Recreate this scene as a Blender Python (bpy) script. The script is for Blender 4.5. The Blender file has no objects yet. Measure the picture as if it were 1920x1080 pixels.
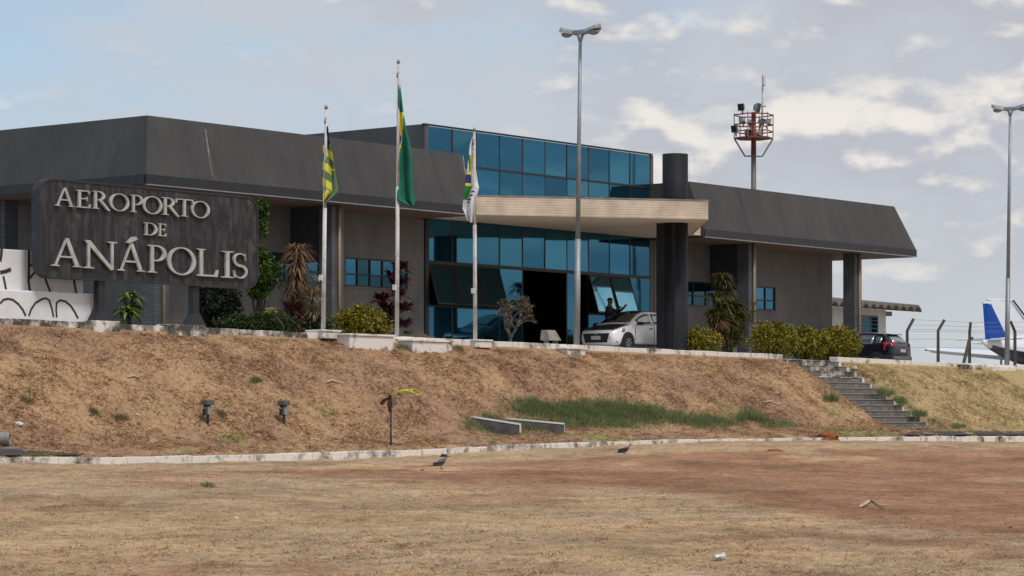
import bpy, bmesh, math, random
import numpy as np
from mathutils import Vector, Matrix, noise as mnoise
R = math.radians
rnd = random.Random(7)
scene = bpy.context.scene
COL = scene.collection

# ------------------------------------------------------------------ camera
EYE = 1.5
F = 5000.0            # focal length in photograph pixels (1920 wide)
HORIZON = 785.0
cam_data = bpy.data.cameras.new('camera')
cam_data.sensor_width = 36.0
cam_data.lens = 36.0 * F / 1920.0
cam_data.shift_y = (HORIZON - 540.0) / 1920.0
cam_data.clip_end = 6000.0
cam = bpy.data.objects.new('camera', cam_data)
COL.objects.link(cam)
cam.location = (0, 0, EYE)
cam.rotation_euler = (R(90), 0, 0)
scene.camera = cam

# ------------------------------------------------------------------ sky, sun, exposure
SUN_EL, SUN_AZ = R(58), R(146)        # azimuth from +Y towards +X
world = bpy.data.worlds.new('World')
scene.world = world
world.use_nodes = True
wn, wl = world.node_tree.nodes, world.node_tree.links
wn.clear()
def N(t, **k):
    n = wn.new(t)
    for a, b in k.items():
        setattr(n, a, b)
    return n
w_out = N('ShaderNodeOutputWorld'); w_bg = N('ShaderNodeBackground')
SKY_STRENGTH = 0.11
w_bg.inputs['Strength'].default_value = SKY_STRENGTH
wl.new(w_bg.outputs[0], w_out.inputs[0])
w_sky = N('ShaderNodeTexSky', sky_type='NISHITA', sun_disc=False)
w_sky.sun_elevation = SUN_EL; w_sky.sun_rotation = SUN_AZ
w_sky.air_density = 1.0; w_sky.dust_density = 0.6; w_sky.ozone_density = 3.0
w_tc = N('ShaderNodeTexCoord')
def wmath(op, a, b=None, clamp=False):
    n = N('ShaderNodeMath', operation=op); n.use_clamp = clamp
    for i, v in enumerate((a, b)):
        if v is None: continue
        if isinstance(v, (int, float)): n.inputs[i].default_value = v
        else: wl.new(v, n.inputs[i])
    return n.outputs[0]
def wmap(scale, loc):
    m = N('ShaderNodeMapping'); m.inputs['Scale'].default_value = scale; m.inputs['Location'].default_value = loc
    wl.new(w_tc.outputs['Generated'], m.inputs[0]); return m.outputs[0]
def wnoise(vec, scale, detail, rough):
    n = N('ShaderNodeTexNoise'); n.inputs['Scale'].default_value = scale
    n.inputs['Detail'].default_value = detail; n.inputs['Roughness'].default_value = rough
    wl.new(vec, n.inputs['Vector']); return n.outputs['Fac']
def wramp(v, a, b, lo=0.0, hi=1.0):
    n = N('ShaderNodeMapRange', interpolation_type='SMOOTHSTEP')
    for i, q in enumerate((a, b, lo, hi)): n.inputs[1 + i].default_value = q
    wl.new(v, n.inputs[0]); return n.outputs[0]
def wmix(f, a, b):
    n = N('ShaderNodeMix', data_type='RGBA')
    if isinstance(f, (int, float)): n.inputs[0].default_value = f
    else: wl.new(f, n.inputs[0])
    for i, v in ((6, a), (7, b)):
        if isinstance(v, tuple): n.inputs[i].default_value = (*v, 1)
        else: wl.new(v, n.inputs[i])
    return n.outputs[2]
w_sep = N('ShaderNodeSeparateXYZ'); wl.new(w_tc.outputs['Generated'], w_sep.inputs[0])
bias = wmath('MULTIPLY', w_sep.outputs['X'], 0.75)                       # the cloud bank lies to the east
# a broad grey layer, and heaped cloud with lit tops breaking through it
n_s = wnoise(wmap((1, 1, 3.0), (7.7, 2.2, 0.9)), 6.5, 5, 0.5)
strat = wramp(wmath('ADD', n_s, bias), 0.33, 0.58, 0.0, 0.88)
def heap(dz):
    return wnoise(wmap((1, 1, 2.0), (3.1, 0.4, 1.73 + dz * 2.0)), 17.0, 7, 0.50)
n_a = heap(0.0); n_up = heap(0.007)
n_m = wnoise(wmap((1, 1, 1.9), (1.2, 5.2, 2.6)), 7.0, 2, 0.5)
dens = wmath('ADD', wmath('ADD', n_a, wmath('MULTIPLY', wmath('SUBTRACT', n_m, 0.5), 0.55)), wmath('MULTIPLY', bias, 0.45))
mask = wramp(dens, 0.37, 0.68, 0.0, 0.92)
lit = wramp(wmath('ADD', wmath('MULTIPLY', wmath('SUBTRACT', n_a, n_up), 6.5), wmath('MULTIPLY', wmath('SUBTRACT', dens, 0.5), 1.3)), 0.0, 0.85)
K = 1.0 / SKY_STRENGTH
c_grey = (0.50 * K, 0.515 * K, 0.575 * K)
c_strat = (0.565 * K, 0.585 * K, 0.625 * K)
c_lit = (0.88 * K, 0.83 * K, 0.77 * K)
cloud = wmix(lit, c_grey, c_lit)
veil = wmix(0.55, w_sky.outputs[0], (0.52 * K, 0.66 * K, 0.79 * K))       # thin high haze over the whole sky
low = wramp(w_sep.outputs['Z'], 0.0, 0.09, 0.8, 0.0)                     # paler towards the horizon all round
layered = wmix(mask, wmix(strat, veil, c_strat), cloud)
wl.new(wmix(low, layered, (0.575 * K, 0.61 * K, 0.64 * K)), w_bg.inputs['Color'])

sun_data = bpy.data.lights.new('sun', 'SUN')
sun_data.energy = 2.2; sun_data.angle = R(11); sun_data.color = (1.0, 0.95, 0.87)
sun = bpy.data.objects.new('sun', sun_data); COL.objects.link(sun)
sdir = Vector((math.sin(SUN_AZ) * math.cos(SUN_EL), math.cos(SUN_AZ) * math.cos(SUN_EL), math.sin(SUN_EL)))
sun.rotation_euler = (-sdir).to_track_quat('-Z', 'Y').to_euler()
sun.location = (30, -20, 60)

vs = scene.view_settings
vs.view_transform = 'Standard'; vs.look = 'None'; vs.exposure = 0.0; vs.gamma = 1.0; vs.use_curve_mapping = False
scene.cycles.use_denoising = True
scene.cycles.max_bounces = 5; scene.cycles.diffuse_bounces = 3; scene.cycles.glossy_bounces = 3

# ------------------------------------------------------------------ place coordinates
# t runs along the terminal's front, n out of it towards the field, z above the eye
ANG = R(51.5)
UX, UY = math.cos(ANG), math.sin(ANG)
NX, NY = UY, -UX
W0X, W0Y = -0.0314 * 90.0, 90.0
def W(t, n, z=0.0):
    return Vector((W0X + UX * t + NX * n, W0Y + UY * t + NY * n, EYE + z))
def tn_of(x, y):
    dx, dy = x - W0X, y - W0Y
    return dx * UX + dy * UY, dx * NX + dy * NY
def at_n(px, n):                      # t on the plane n under a sight line, and its depth
    k = (px - 960.0) / F
    x0, y0 = W0X + NX * n, W0Y + NY * n
    t = (k * y0 - x0) / (UX - k * UY)
    return t, y0 + UY * t
def tz(px, py, n):
    t, y = at_n(px, n)
    return t, (HORIZON - py) * y / F

KT = np.array([-60, -31.6, -27, -20.9, -17.7, -14.3, -11.5, -6.5, -0.4, 7.7, 13.9, 40])
KB = np.array([-.93, -.96, -1.01, -.99, -.93, -.83, -.76, -.66, -.66, -.77, -.82, -.9])
KP = np.array([-.80, -.816, -.846, -.797, -.774, -.68, -.645, -.59, -.58, -.57, -.60, -.7])
KN = 15.0
def kbase(t): return np.interp(t, KT, KB)
def ktop(t): return np.interp(t, KT, KP)
def edge_top(t): return 2.215 - 0.0065 * np.clip(t, -60, 60)
def sstep(x): x = np.clip(x, 0, 1); return x * x * (3 - 2 * x)
_lat = np.random.RandomState(3).rand(256, 256)
def vnoise(x, y):
    xi = np.floor(x).astype(int); yi = np.floor(y).astype(int)
    fx = sstep(x - xi); fy = sstep(y - yi)
    g = lambda a, b: _lat[a % 256, b % 256]
    return ((g(xi, yi) * (1 - fx) + g(xi + 1, yi) * fx) * (1 - fy) + (g(xi, yi + 1) * (1 - fx) + g(xi + 1, yi + 1) * fx) * fy) - 0.5
def terrain(t, n, rough=True):
    t = np.asarray(t, float); n = np.asarray(n, float)
    e = edge_top(t)
    terr = e - 0.12 + np.clip(9 - n, 0, 6) * 0.043
    terr = np.where(n < -8, 2.25, terr)
    zc = e - 0.17
    toe = ktop(t) + 0.30
    s = np.clip((n - 9.05) / 4.15, 0, 1)
    f = 0.8 * s + 0.2 * s * s * (3 - 2 * s)
    f = f - 0.07 * np.sin(np.pi * s)
    bank = zc + (toe - zc) * f
    s2 = np.clip((n - 13.2) / 1.8, 0, 1)
    foot = toe + (ktop(t) - 0.035 - toe) * s2
    s3 = sstep((n - KN) / 28.0)
    field = kbase(t) + (-1.32 - kbase(t)) * s3
    z = np.where(n <= 9.05, terr, np.where(n < 13.2, bank, np.where(n < KN, foot, field)))
    z = z - .30 * np.exp(-((t + 12.3) / 1.1) ** 2 - ((n - 12.5) / .75) ** 2)          # scoured hollow at the drain
    if rough:
        a = np.where(n <= 9.05, 0.0, np.where(n < KN - .15, 1.0, 0.45))
        w = np.clip((n - 9.05) / .5, 0, 1)
        z = z + a * w * (0.12 * vnoise(t * 1.1, n * 1.1) + 0.11 * vnoise(t * 2.6 + 9, n * 3.4) + 0.075 * vnoise(t * 5.6, n * 6.6 + 5))
    return z
def hit(px, py):
    """ground point seen under a sight line"""
    kx = (px - 960) / F; kz = (HORIZON - py) / F
    ys = np.arange(16, 110, 0.05)
    t, n = tn_of(kx * ys, ys)
    d = kz * ys - terrain(t, n, False)
    i = np.argmax(d < 0)
    return float(t[i]), float(n[i]), float(terrain(t[i], n[i])), float(ys[i])

# ------------------------------------------------------------------ materials
def mk(name):
    m = bpy.data.materials.new(name); m.use_nodes = True
    nt = m.node_tree; b = nt.nodes['Principled BSDF']
    return m, nt, b
def mat(name, c, rough=0.7, metal=0.0, var=0.0, scale=3.0, c2=None, bump=0.0, bscale=40.0, spec=0.5, detail=6, lo=0.35, hi=0.65, rvar=0.0, stretch=None):
    """plain colour, mottled towards c2 by noise, with fine relief"""
    m, nt, b = mk(name)
    L = nt.links
    b.inputs['Roughness'].default_value = rough; b.inputs['Metallic'].default_value = metal
    b.inputs['Specular IOR Level'].default_value = spec
    b.inputs['Base Color'].default_value = (*c, 1)
    if c2 is None and var: c2 = tuple(x * (1 - var) for x in c)
    tc = nt.nodes.new('ShaderNodeTexCoord')
    src = tc.outputs['Object']
    if stretch:
        mp = nt.nodes.new('ShaderNodeMapping'); mp.inputs['Scale'].default_value = stretch
        L.new(src, mp.inputs[0]); src = mp.outputs[0]
    colr = None
    if c2:
        n = nt.nodes.new('ShaderNodeTexNoise'); n.inputs['Scale'].default_value = scale; n.inputs['Detail'].default_value = detail
        n.inputs['Roughness'].default_value = 0.65
        L.new(src, n.inputs['Vector'])
        mr = nt.nodes.new('ShaderNodeMapRange'); mr.inputs[1].default_value = lo; mr.inputs[2].default_value = hi
        L.new(n.outputs['Fac'], mr.inputs[0])
        mx = nt.nodes.new('ShaderNodeMix'); mx.data_type = 'RGBA'
        mx.inputs[6].default_value = (*c, 1); mx.inputs[7].default_value = (*c2, 1)
        L.new(mr.outputs[0], mx.inputs[0]); colr = mx.outputs[2]
    if rvar:
        oi = nt.nodes.new('ShaderNodeObjectInfo')
        mr2 = nt.nodes.new('ShaderNodeMapRange'); mr2.inputs[3].default_value = 1 - rvar; mr2.inputs[4].default_value = 1 + rvar
        L.new(oi.outputs['Random'], mr2.inputs[0])
        mu = nt.nodes.new('ShaderNodeVectorMath'); mu.operation = 'SCALE'
        if colr: L.new(colr, mu.inputs[0])
        else: mu.inputs[0].default_value = c
        L.new(mr2.outputs[0], mu.inputs['Scale']); colr = mu.outputs[0]
    if colr: L.new(colr, b.inputs['Base Color'])
    if bump:
        n2 = nt.nodes.new('ShaderNodeTexNoise'); n2.inputs['Scale'].default_value = bscale; n2.inputs['Detail'].default_value = 5
        L.new(src, n2.inputs['Vector'])
        bp = nt.nodes.new('ShaderNodeBump'); bp.inputs['Strength'].default_value = bump; bp.inputs['Distance'].default_value = 0.02
        L.new(n2.outputs['Fac'], bp.inputs['Height']); L.new(bp.outputs[0], b.inputs['Normal'])
    return m
def tile_mat(name, c1, c2, mortar, bw, bh, uv=False, rough=0.45, msize=0.012):
    m, nt, b = mk(name); L = nt.links
    tc = nt.nodes.new('ShaderNodeTexCoord')
    if uv: vec = tc.outputs['UV']
    else:
        sp = nt.nodes.new('ShaderNodeSeparateXYZ'); L.new(tc.outputs['Object'], sp.inputs[0])
        ad = nt.nodes.new('ShaderNodeMath'); L.new(sp.outputs[0], ad.inputs[0]); L.new(sp.outputs[1], ad.inputs[1])
        cb = nt.nodes.new('ShaderNodeCombineXYZ'); L.new(ad.outputs[0], cb.inputs[0]); L.new(sp.outputs[2], cb.inputs[1])
        vec = cb.outputs[0]
    br = nt.nodes.new('ShaderNodeTexBrick')
    br.inputs['Color1'].default_value = (*c1, 1); br.inputs['Color2'].default_value = (*c2, 1); br.inputs['Mortar'].default_value = (*mortar, 1)
    br.inputs['Scale'].default_value = 1.0; br.inputs['Brick Width'].default_value = bw; br.inputs['Row Height'].default_value = bh
    br.inputs['Mortar Size'].default_value = msize; br.inputs['Bias'].default_value = 0.0
    L.new(vec, br.inputs['Vector'])
    no = nt.nodes.new('ShaderNodeTexNoise'); no.inputs['Scale'].default_value = 1.3; no.inputs['Detail'].default_value = 6
    L.new(tc.outputs['Object'], no.inputs['Vector'])
    mr = nt.nodes.new('ShaderNodeMapRange'); mr.inputs[1].default_value = .3; mr.inputs[2].default_value = .7; mr.inputs[3].default_value = .72; mr.inputs[4].default_value = 1.15
    L.new(no.outputs['Fac'], mr.inputs[0])
    sc = nt.nodes.new('ShaderNodeVectorMath'); sc.operation = 'SCALE'
    L.new(br.outputs['Color'], sc.inputs[0]); L.new(mr.outputs[0], sc.inputs['Scale']); L.new(sc.outputs[0], b.inputs['Base Color'])
    bp = nt.nodes.new('ShaderNodeBump'); bp.inputs['Strength'].default_value = 0.7; bp.inputs['Distance'].default_value = 0.01; bp.invert = True
    L.new(br.outputs['Fac'], bp.inputs['Height']); L.new(bp.outputs[0], b.inputs['Normal'])
    b.inputs['Roughness'].default_value = rough; b.inputs['Specular IOR Level'].default_value = .22
    return m
def glass_mat(name, tint, rough=0.03, wave=0.02):
    """mirror-tinted facade glass, slightly uneven from pane to pane"""
    m, nt, b = mk(name); L = nt.links
    b.inputs['Base Color'].default_value = (*tint, 1); b.inputs['Metallic'].default_value = 0.9; b.inputs['Roughness'].default_value = rough
    oi = nt.nodes.new('ShaderNodeObjectInfo')
    mr = nt.nodes.new('ShaderNodeMapRange'); mr.inputs[3].default_value = .82; mr.inputs[4].default_value = 1.15
    L.new(oi.outputs['Random'], mr.inputs[0])
    sc = nt.nodes.new('ShaderNodeVectorMath'); sc.operation = 'SCALE'; sc.inputs[0].default_value = tint
    L.new(mr.outputs[0], sc.inputs['Scale']); L.new(sc.outputs[0], b.inputs['Base Color'])
    tc = nt.nodes.new('ShaderNodeTexCoord'); no = nt.nodes.new('ShaderNodeTexNoise'); no.inputs['Scale'].default_value = 0.9; no.inputs['Detail'].default_value = 2
    L.new(tc.outputs['Object'], no.inputs['Vector'])
    bp = nt.nodes.new('ShaderNodeBump'); bp.inputs['Strength'].default_value = wave; bp.inputs['Distance'].default_value = 0.05
    L.new(no.outputs['Fac'], bp.inputs['Height']); L.new(bp.outputs[0], b.inputs['Normal'])
    return m
def attr_mat(name, rough=0.9, trans=0.0):
    m, nt, b = mk(name); L = nt.links
    a = nt.nodes.new('ShaderNodeVertexColor'); a.layer_name = 'col'
    L.new(a.outputs[0], b.inputs['Base Color']); b.inputs['Roughness'].default_value = rough
    b.inputs['Specular IOR Level'].default_value = 0.2
    if trans:
        tr = nt.nodes.new('ShaderNodeBsdfTranslucent'); L.new(a.outputs[0], tr.inputs['Color'])
        mx = nt.nodes.new('ShaderNodeMixShader'); mx.inputs[0].default_value = trans
        L.new(b.outputs[0], mx.inputs[1]); L.new(tr.outputs[0], mx.inputs[2]); L.new(mx.outputs[0], nt.nodes['Material Output'].inputs[0])
    return m

def ground_material():
    m, nt, b = mk('dry_grass_and_red_earth'); L = nt.links
    b.inputs['Roughness'].default_value = 0.95; b.inputs['Specular IOR Level'].default_value = 0.1
    a = nt.nodes.new('ShaderNodeVertexColor'); a.layer_name = 'col'
    geo = nt.nodes.new('ShaderNodeNewGeometry')
    def nz(scale, detail, stretch=(1, 1, 1)):
        mp = nt.nodes.new('ShaderNodeMapping'); mp.inputs['Scale'].default_value = stretch
        L.new(geo.outputs['Position'], mp.inputs[0])
        n = nt.nodes.new('ShaderNodeTexNoise'); n.inputs['Scale'].default_value = scale; n.inputs['Detail'].default_value = detail; n.inputs['Roughness'].default_value = .7
        L.new(mp.outputs[0], n.inputs['Vector']); return n.outputs['Fac']
    def mr(v, a0, b0, c0, d0):
        q = nt.nodes.new('ShaderNodeMapRange')
        for i, x in enumerate((a0, b0, c0, d0)): q.inputs[1 + i].default_value = x
        L.new(v, q.inputs[0]); return q.outputs[0]
    f1 = mr(nz(7.0, 8), .3, .7, .62, 1.36)
    f2 = mr(nz(38.0, 3), .3, .7, .72, 1.28)
    mu = nt.nodes.new('ShaderNodeMath'); mu.operation = 'MULTIPLY'; L.new(f1, mu.inputs[0]); L.new(f2, mu.inputs[1])
    sc = nt.nodes.new('ShaderNodeVectorMath'); sc.operation = 'SCALE'
    L.new(a.outputs[0], sc.inputs[0]); L.new(mu.outputs[0], sc.inputs['Scale']); L.new(sc.outputs[0], b.inputs['Base Color'])
    bp = nt.nodes.new('ShaderNodeBump'); bp.inputs['Strength'].default_value = .8; bp.inputs['Distance'].default_value = .05
    L.new(nz(16.0, 7), bp.inputs['Height']); L.new(bp.outputs[0], b.inputs['Normal'])
    return m

def whitewash(name, dirt=0.5):
    """limewash over dark concrete, worn away in patches"""
    m, nt, b = mk(name); L = nt.links
    tc = nt.nodes.new('ShaderNodeNewGeometry')
    n = nt.nodes.new('ShaderNodeTexNoise'); n.inputs['Scale'].default_value = 1.9; n.inputs['Detail'].default_value = 10; n.inputs['Roughness'].default_value = .68
    L.new(tc.outputs['Position'], n.inputs['Vector'])
    cr = nt.nodes.new('ShaderNodeValToRGB'); e = cr.color_ramp.elements
    e[0].position = dirt - .08; e[0].color = (.07, .062, .055, 1)
    e[1].position = dirt + .09; e[1].color = (.72, .69, .65, 1)
    k = e.new(dirt - .01); k.color = (.30, .27, .24, 1)
    L.new(n.outputs['Fac'], cr.inputs[0]); L.new(cr.outputs[0], b.inputs['Base Color'])
    bp = nt.nodes.new('ShaderNodeBump'); bp.inputs['Strength'].default_value = .5; bp.inputs['Distance'].default_value = .02
    L.new(n.outputs['Fac'], bp.inputs['Height']); L.new(bp.outputs[0], b.inputs['Normal'])
    b.inputs['Roughness'].default_value = .9
    return m

M = {}
M['ground'] = ground_material()
M['blade'] = attr_mat('grass_blades', .9, .4)
M['leaf'] = attr_mat('leaves', 0.6)
M['asphalt'] = mat('asphalt', (.055, .05, .048), .9, var=.4, scale=6, bump=.4)
M['paving'] = mat('paving', (.46, .43, .39), .85, var=.35, scale=2, bump=.3)
M['fascia'] = mat('roof_sheet', (.062, .060, .061), .66, c2=(.040, .040, .044), scale=1.3, rvar=.08, bump=.12, bscale=3, stretch=(1, 1, .16), spec=.3, lo=.38, hi=.72)  # c2 paints soft vertical sheen streaks into the sheet colour
M['trim'] = mat('eave_trim', (.020, .022, .028), .5, var=.3)
M['soffit'] = mat('soffit', (.15, .095, .075), .85, var=.3, scale=1.2)
M['wall'] = mat('wall_paint', (.155, .151, .148), .88, c2=(.105, .102, .100), scale=1.3, stretch=(1, 1, .4), lo=.38, hi=.72, bump=.15, bscale=30)
M['sidewall'] = mat('grey_render', (.10, .10, .105), .85, var=.25, scale=1.5, bump=.15)
M['beam'] = mat('dark_beam', (.03, .032, .042), .8, var=.3)
M['pillar'] = tile_mat('pillar_tile', (.125, .136, .150), (.105, .114, .127), (.06, .063, .07), .26, .062)
M['column'] = tile_mat('column_tile', (.013, .014, .018), (.010, .011, .014), (.028, .029, .034), .10, .075, uv=True, rough=.62, msize=.009)
M['canopy'] = tile_mat('canopy_tile', (.66, .545, .43), (.655, .54, .426), (.56, .455, .355), 50.0, .085, rough=.6, msize=.010)
M['canopy_soffit'] = mat('canopy_soffit', (.74, .62, .51), .9, c2=(.66, .54, .44), scale=.8)
M['glass'] = glass_mat('blue_mirror_glass', (.036, .160, .255))
M['glass_bright_refl'] = glass_mat('blue_glass_bright_reflection', (.20, .50, .64))  # same blue glass, lighter tint paints in a brighter sky reflection
M['glass_dark'] = glass_mat('dark_glass', (.022, .085, .115))
M['frame'] = mat('black_frame', (.012, .013, .015), .45)
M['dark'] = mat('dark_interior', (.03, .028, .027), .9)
M['pipe'] = mat('beige_pipe', (.30, .215, .15), .6, var=.25, scale=5)
M['steel'] = mat('galvanised', (.33, .35, .37), .5, metal=.35, var=.25, scale=3)
M['polepaint'] = mat('worn_white_paint', (.58, .57, .56), .6, c2=(.20, .15, .13), scale=5, lo=.5, hi=.72, stretch=(1, 1, .5))
M['white_wash'] = whitewash('limewash', .40)
M['white_worn'] = whitewash('worn_limewash', .42)
M['white_dirty'] = whitewash('dirty_limewash', .53)
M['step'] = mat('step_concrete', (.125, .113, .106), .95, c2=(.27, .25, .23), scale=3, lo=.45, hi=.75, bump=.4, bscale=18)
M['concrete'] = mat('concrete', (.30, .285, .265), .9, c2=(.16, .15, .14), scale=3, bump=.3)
M['dark_concrete'] = mat('dark_concrete', (.06, .056, .056), .95, c2=(.13, .12, .115), scale=4, bump=.4)
M['white'] = mat('white_paint', (.78, .78, .80), .6, c2=(.66, .66, .68), scale=1.3)
M['black_paint'] = mat('black_paint', (.03, .03, .032), .7)
def sign_mat():
    m, nt, b = mk('weathered_sign'); L = nt.links
    tc = nt.nodes.new('ShaderNodeTexCoord')
    def nz(scale, st, det=7):
        mp = nt.nodes.new('ShaderNodeMapping'); mp.inputs['Scale'].default_value = st; L.new(tc.outputs['Object'], mp.inputs[0])
        n = nt.nodes.new('ShaderNodeTexNoise'); n.inputs['Scale'].default_value = scale; n.inputs['Detail'].default_value = det; n.inputs['Roughness'].default_value = .65
        L.new(mp.outputs[0], n.inputs['Vector']); return n.outputs['Fac']
    def ramp(v, a, bb):
        q = nt.nodes.new('ShaderNodeMapRange'); q.inputs[1].default_value = a; q.inputs[2].default_value = bb; L.new(v, q.inputs[0]); return q.outputs[0]
    def mix(f, c1, c2):
        x = nt.nodes.new('ShaderNodeMix'); x.data_type = 'RGBA'; L.new(f, x.inputs[0])
        for i, v in ((6, c1), (7, c2)):
            if isinstance(v, tuple): x.inputs[i].default_value = (*v, 1)
            else: L.new(v, x.inputs[i])
        return x.outputs[2]
    c = mix(ramp(nz(1.0, (5.5, 5.5, 1.1)), .46, .70), (.012, .013, .016), (.062, .064, .075))
    c = mix(ramp(nz(1.0, (1.6, 1.6, 9.0)), .60, .74), c, (.062, .064, .072))
    c = mix(ramp(nz(1.6, (1, 1, 1), 9), .58, .72), c, (.115, .092, .072))
    L.new(c, b.inputs['Base Color']); b.inputs['Roughness'].default_value = .62
    bp = nt.nodes.new('ShaderNodeBump'); bp.inputs['Strength'].default_value = .25; bp.inputs['Distance'].default_value = .02
    L.new(nz(3, (1, 1, 1)), bp.inputs['Height']); L.new(bp.outputs[0], b.inputs['Normal'])
    return m
M['sign'] = sign_mat()
M['sign_rim'] = mat('sign_rim', (.022, .024, .03), .6, c2=(.10, .07, .05), scale=3, lo=.55, hi=.75)
M['letter'] = mat('letter_paint', (.46, .455, .45), .6, c2=(.26, .25, .24), scale=3, lo=.45, hi=.75)

# ------------------------------------------------------------------ mesh helpers
def mesh_obj(name, verts, faces, material, parent=None, smooth=False, midx=None):
    me = bpy.data.meshes.new(name)
    me.from_pydata([tuple(v) for v in verts], [], faces)
    mats = material if isinstance(material, (list, tuple)) else [material]
    for m in mats: me.materials.append(m)
    if midx is not None: me.polygons.foreach_set('material_index', midx)
    if smooth: me.polygons.foreach_set('use_smooth', [True] * len(me.polygons))
    me.update()
    o = bpy.data.objects.new(name, me); COL.objects.link(o)
    if parent: o.parent = parent
    return o
def tag(o, label=None, cat=None, group=None, kind=None):
    if label: o['label'] = label
    if cat: o['category'] = cat
    if group: o['group'] = group
    if kind: o['kind'] = kind
    return o
def thing(name, label, cat, loc=(0, 0, 0), rz=0.0, group=None):
    o = bpy.data.objects.new(name, None); COL.objects.link(o)
    o.location = loc; o.rotation_euler = (0, 0, rz); o.empty_display_size = .3
    return tag(o, label, cat, group)
class MB:
    def __init__(s): s.v = []; s.f = []
    def add(s, vs_, fs):
        b = len(s.v); s.v += [tuple(v) for v in vs_]; s.f += [tuple(i + b for i in f) for f in fs]; return s
    def box(s, x0, x1, y0, y1, z0, z1):
        if x0 > x1: x0, x1 = x1, x0
        if y0 > y1: y0, y1 = y1, y0
        if z0 > z1: z0, z1 = z1, z0
        return s.add([(x0, y0, z0), (x1, y0, z0), (x1, y1, z0), (x0, y1, z0), (x0, y0, z1), (x1, y0, z1), (x1, y1, z1), (x0, y1, z1)],
                     [(0, 3, 2, 1), (4, 5, 6, 7), (0, 1, 5, 4), (1, 2, 6, 5), (2, 3, 7, 6), (3, 0, 4, 7)])
    def tube(s, pts, rads, seg=8, cap=True):
        pts = [Vector(p) for p in pts]
        if isinstance(rads, (int, float)): rads = [rads] * len(pts)
        rings = []
        up = Vector((0, 0, 1))
        for i, p in enumerate(pts):
            d = (pts[min(i + 1, len(pts) - 1)] - pts[max(i - 1, 0)]).normalized()
            a = d.cross(up)
            if a.length < 1e-3: a = Vector((1, 0, 0))
            a.normalize(); c = a.cross(d).normalized()
            rings.append([p + rads[i] * (math.cos(2 * math.pi * k / seg) * a + math.sin(2 * math.pi * k / seg) * c) for k in range(seg)])
        return s.loft(rings, cap)
    def loft(s, rings, cap=True, closed=True):
        n = len(rings[0]); vs_ = [p for r in rings for p in r]; fs = []
        for i in range(len(rings) - 1):
            for k in range(n if closed else n - 1):
                k2 = (k + 1) % n
                fs.append((i * n + k, i * n + k2, (i + 1) * n + k2, (i + 1) * n + k))
        if cap:
            fs.append(tuple(range(n - 1, -1, -1))); fs.append(tuple(range((len(rings) - 1) * n, len(rings) * n)))
        return s.add(vs_, fs)
    def prism(s, poly, axis_from, axis_to, fn):
        """poly: 2-d outline; fn(a, b, depth) -> point"""
        n = len(poly)
        v = [fn(a, b, axis_from) for a, b in poly] + [fn(a, b, axis_to) for a, b in poly]
        f = [tuple(range(n)), tuple(range(2 * n - 1, n - 1, -1))] + [(i, i + n, (i + 1) % n + n, (i + 1) % n) for i in range(n)]
        return s.add(v, f)
    def build(s, name, material, parent=None, smooth=False, fix=True):
        o = mesh_obj(name, s.v, s.f, material, parent, smooth)
        if fix:
            bm = bmesh.new(); bm.from_mesh(o.data); bmesh.ops.recalc_face_normals(bm, faces=bm.faces); bm.to_mesh(o.data); bm.free()
        return o
def bevel(o, w=.02, seg=2):
    b = o.modifiers.new('bevel', 'BEVEL'); b.width = w; b.segments = seg; b.limit_method = 'ANGLE'
    return o
def boxp(name, x0, x1, y0, y1, z0, z1, m, parent, bev=0):
    o = MB().box(x0, x1, y0, y1, z0, z1).build(name, m, parent, fix=False)
    if bev: bevel(o, bev)
    return o
def tnbox(name, t0, t1, n0, n1, z0, z1, m, parent, bev=0):      # inside a parent turned to the terminal's front
    return boxp(name, t0, t1, -n1, -n0, z0, z1, m, parent, bev)
def front_thing(name, label, cat, group=None, t=0.0, n=0.0, z=0.0):
    return thing(name, label, cat, W(t, n, z), ANG, group)
def color_layer(me, cols):
    a = me.color_attributes.new('col', 'FLOAT_COLOR', 'POINT')
    a.data.foreach_set('color', np.asarray(cols, np.float32).ravel())

# ------------------------------------------------------------------ the ground: field, bank and terrace in one sheet
def soil_mask(t, n, x, y):
    """bare red earth: a worn strip below the kerb, widening to the east"""
    w = vnoise(x * .45 + 3, y * .22) * 3.2 + vnoise(x * 1.6, y * .7) * 1.6
    near = np.interp(x, [-14, -7, -3.4, 0, 2.9, 4.4, 5.2, 5.6, 12, 40], [50, 48, 47.7, 47, 42.5, 34.5, 30.7, 29, 24, 20])
    farb = np.interp(x, [-14, -7.4, -3.9, 0, 4.5, 8.7, 13.6, 40], [48, 49.5, 55, 62.5, 67, 69, 71.5, 80])
    a = sstep((y - near - w) / 2.5 + .5) * sstep((farb - y - w * .6) / 2.0 + .5)
    inner = np.clip(1 - 3.2 * np.clip(vnoise(x * .4 + 17, y * .3) + .6 * vnoise(x * 1.5 + 5, y * .9) - .20, 0, 1), .1, 1)   # straw left standing in it
    patch_ = sstep((vnoise(x * .35 + 20, y * .3 + 7) + .5 * vnoise(x * 1.7, y * 1.1) - .22) / .14) * .7
    return np.clip(np.maximum(a * inner, patch_), 0, 1) * (n > 15.1)
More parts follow.
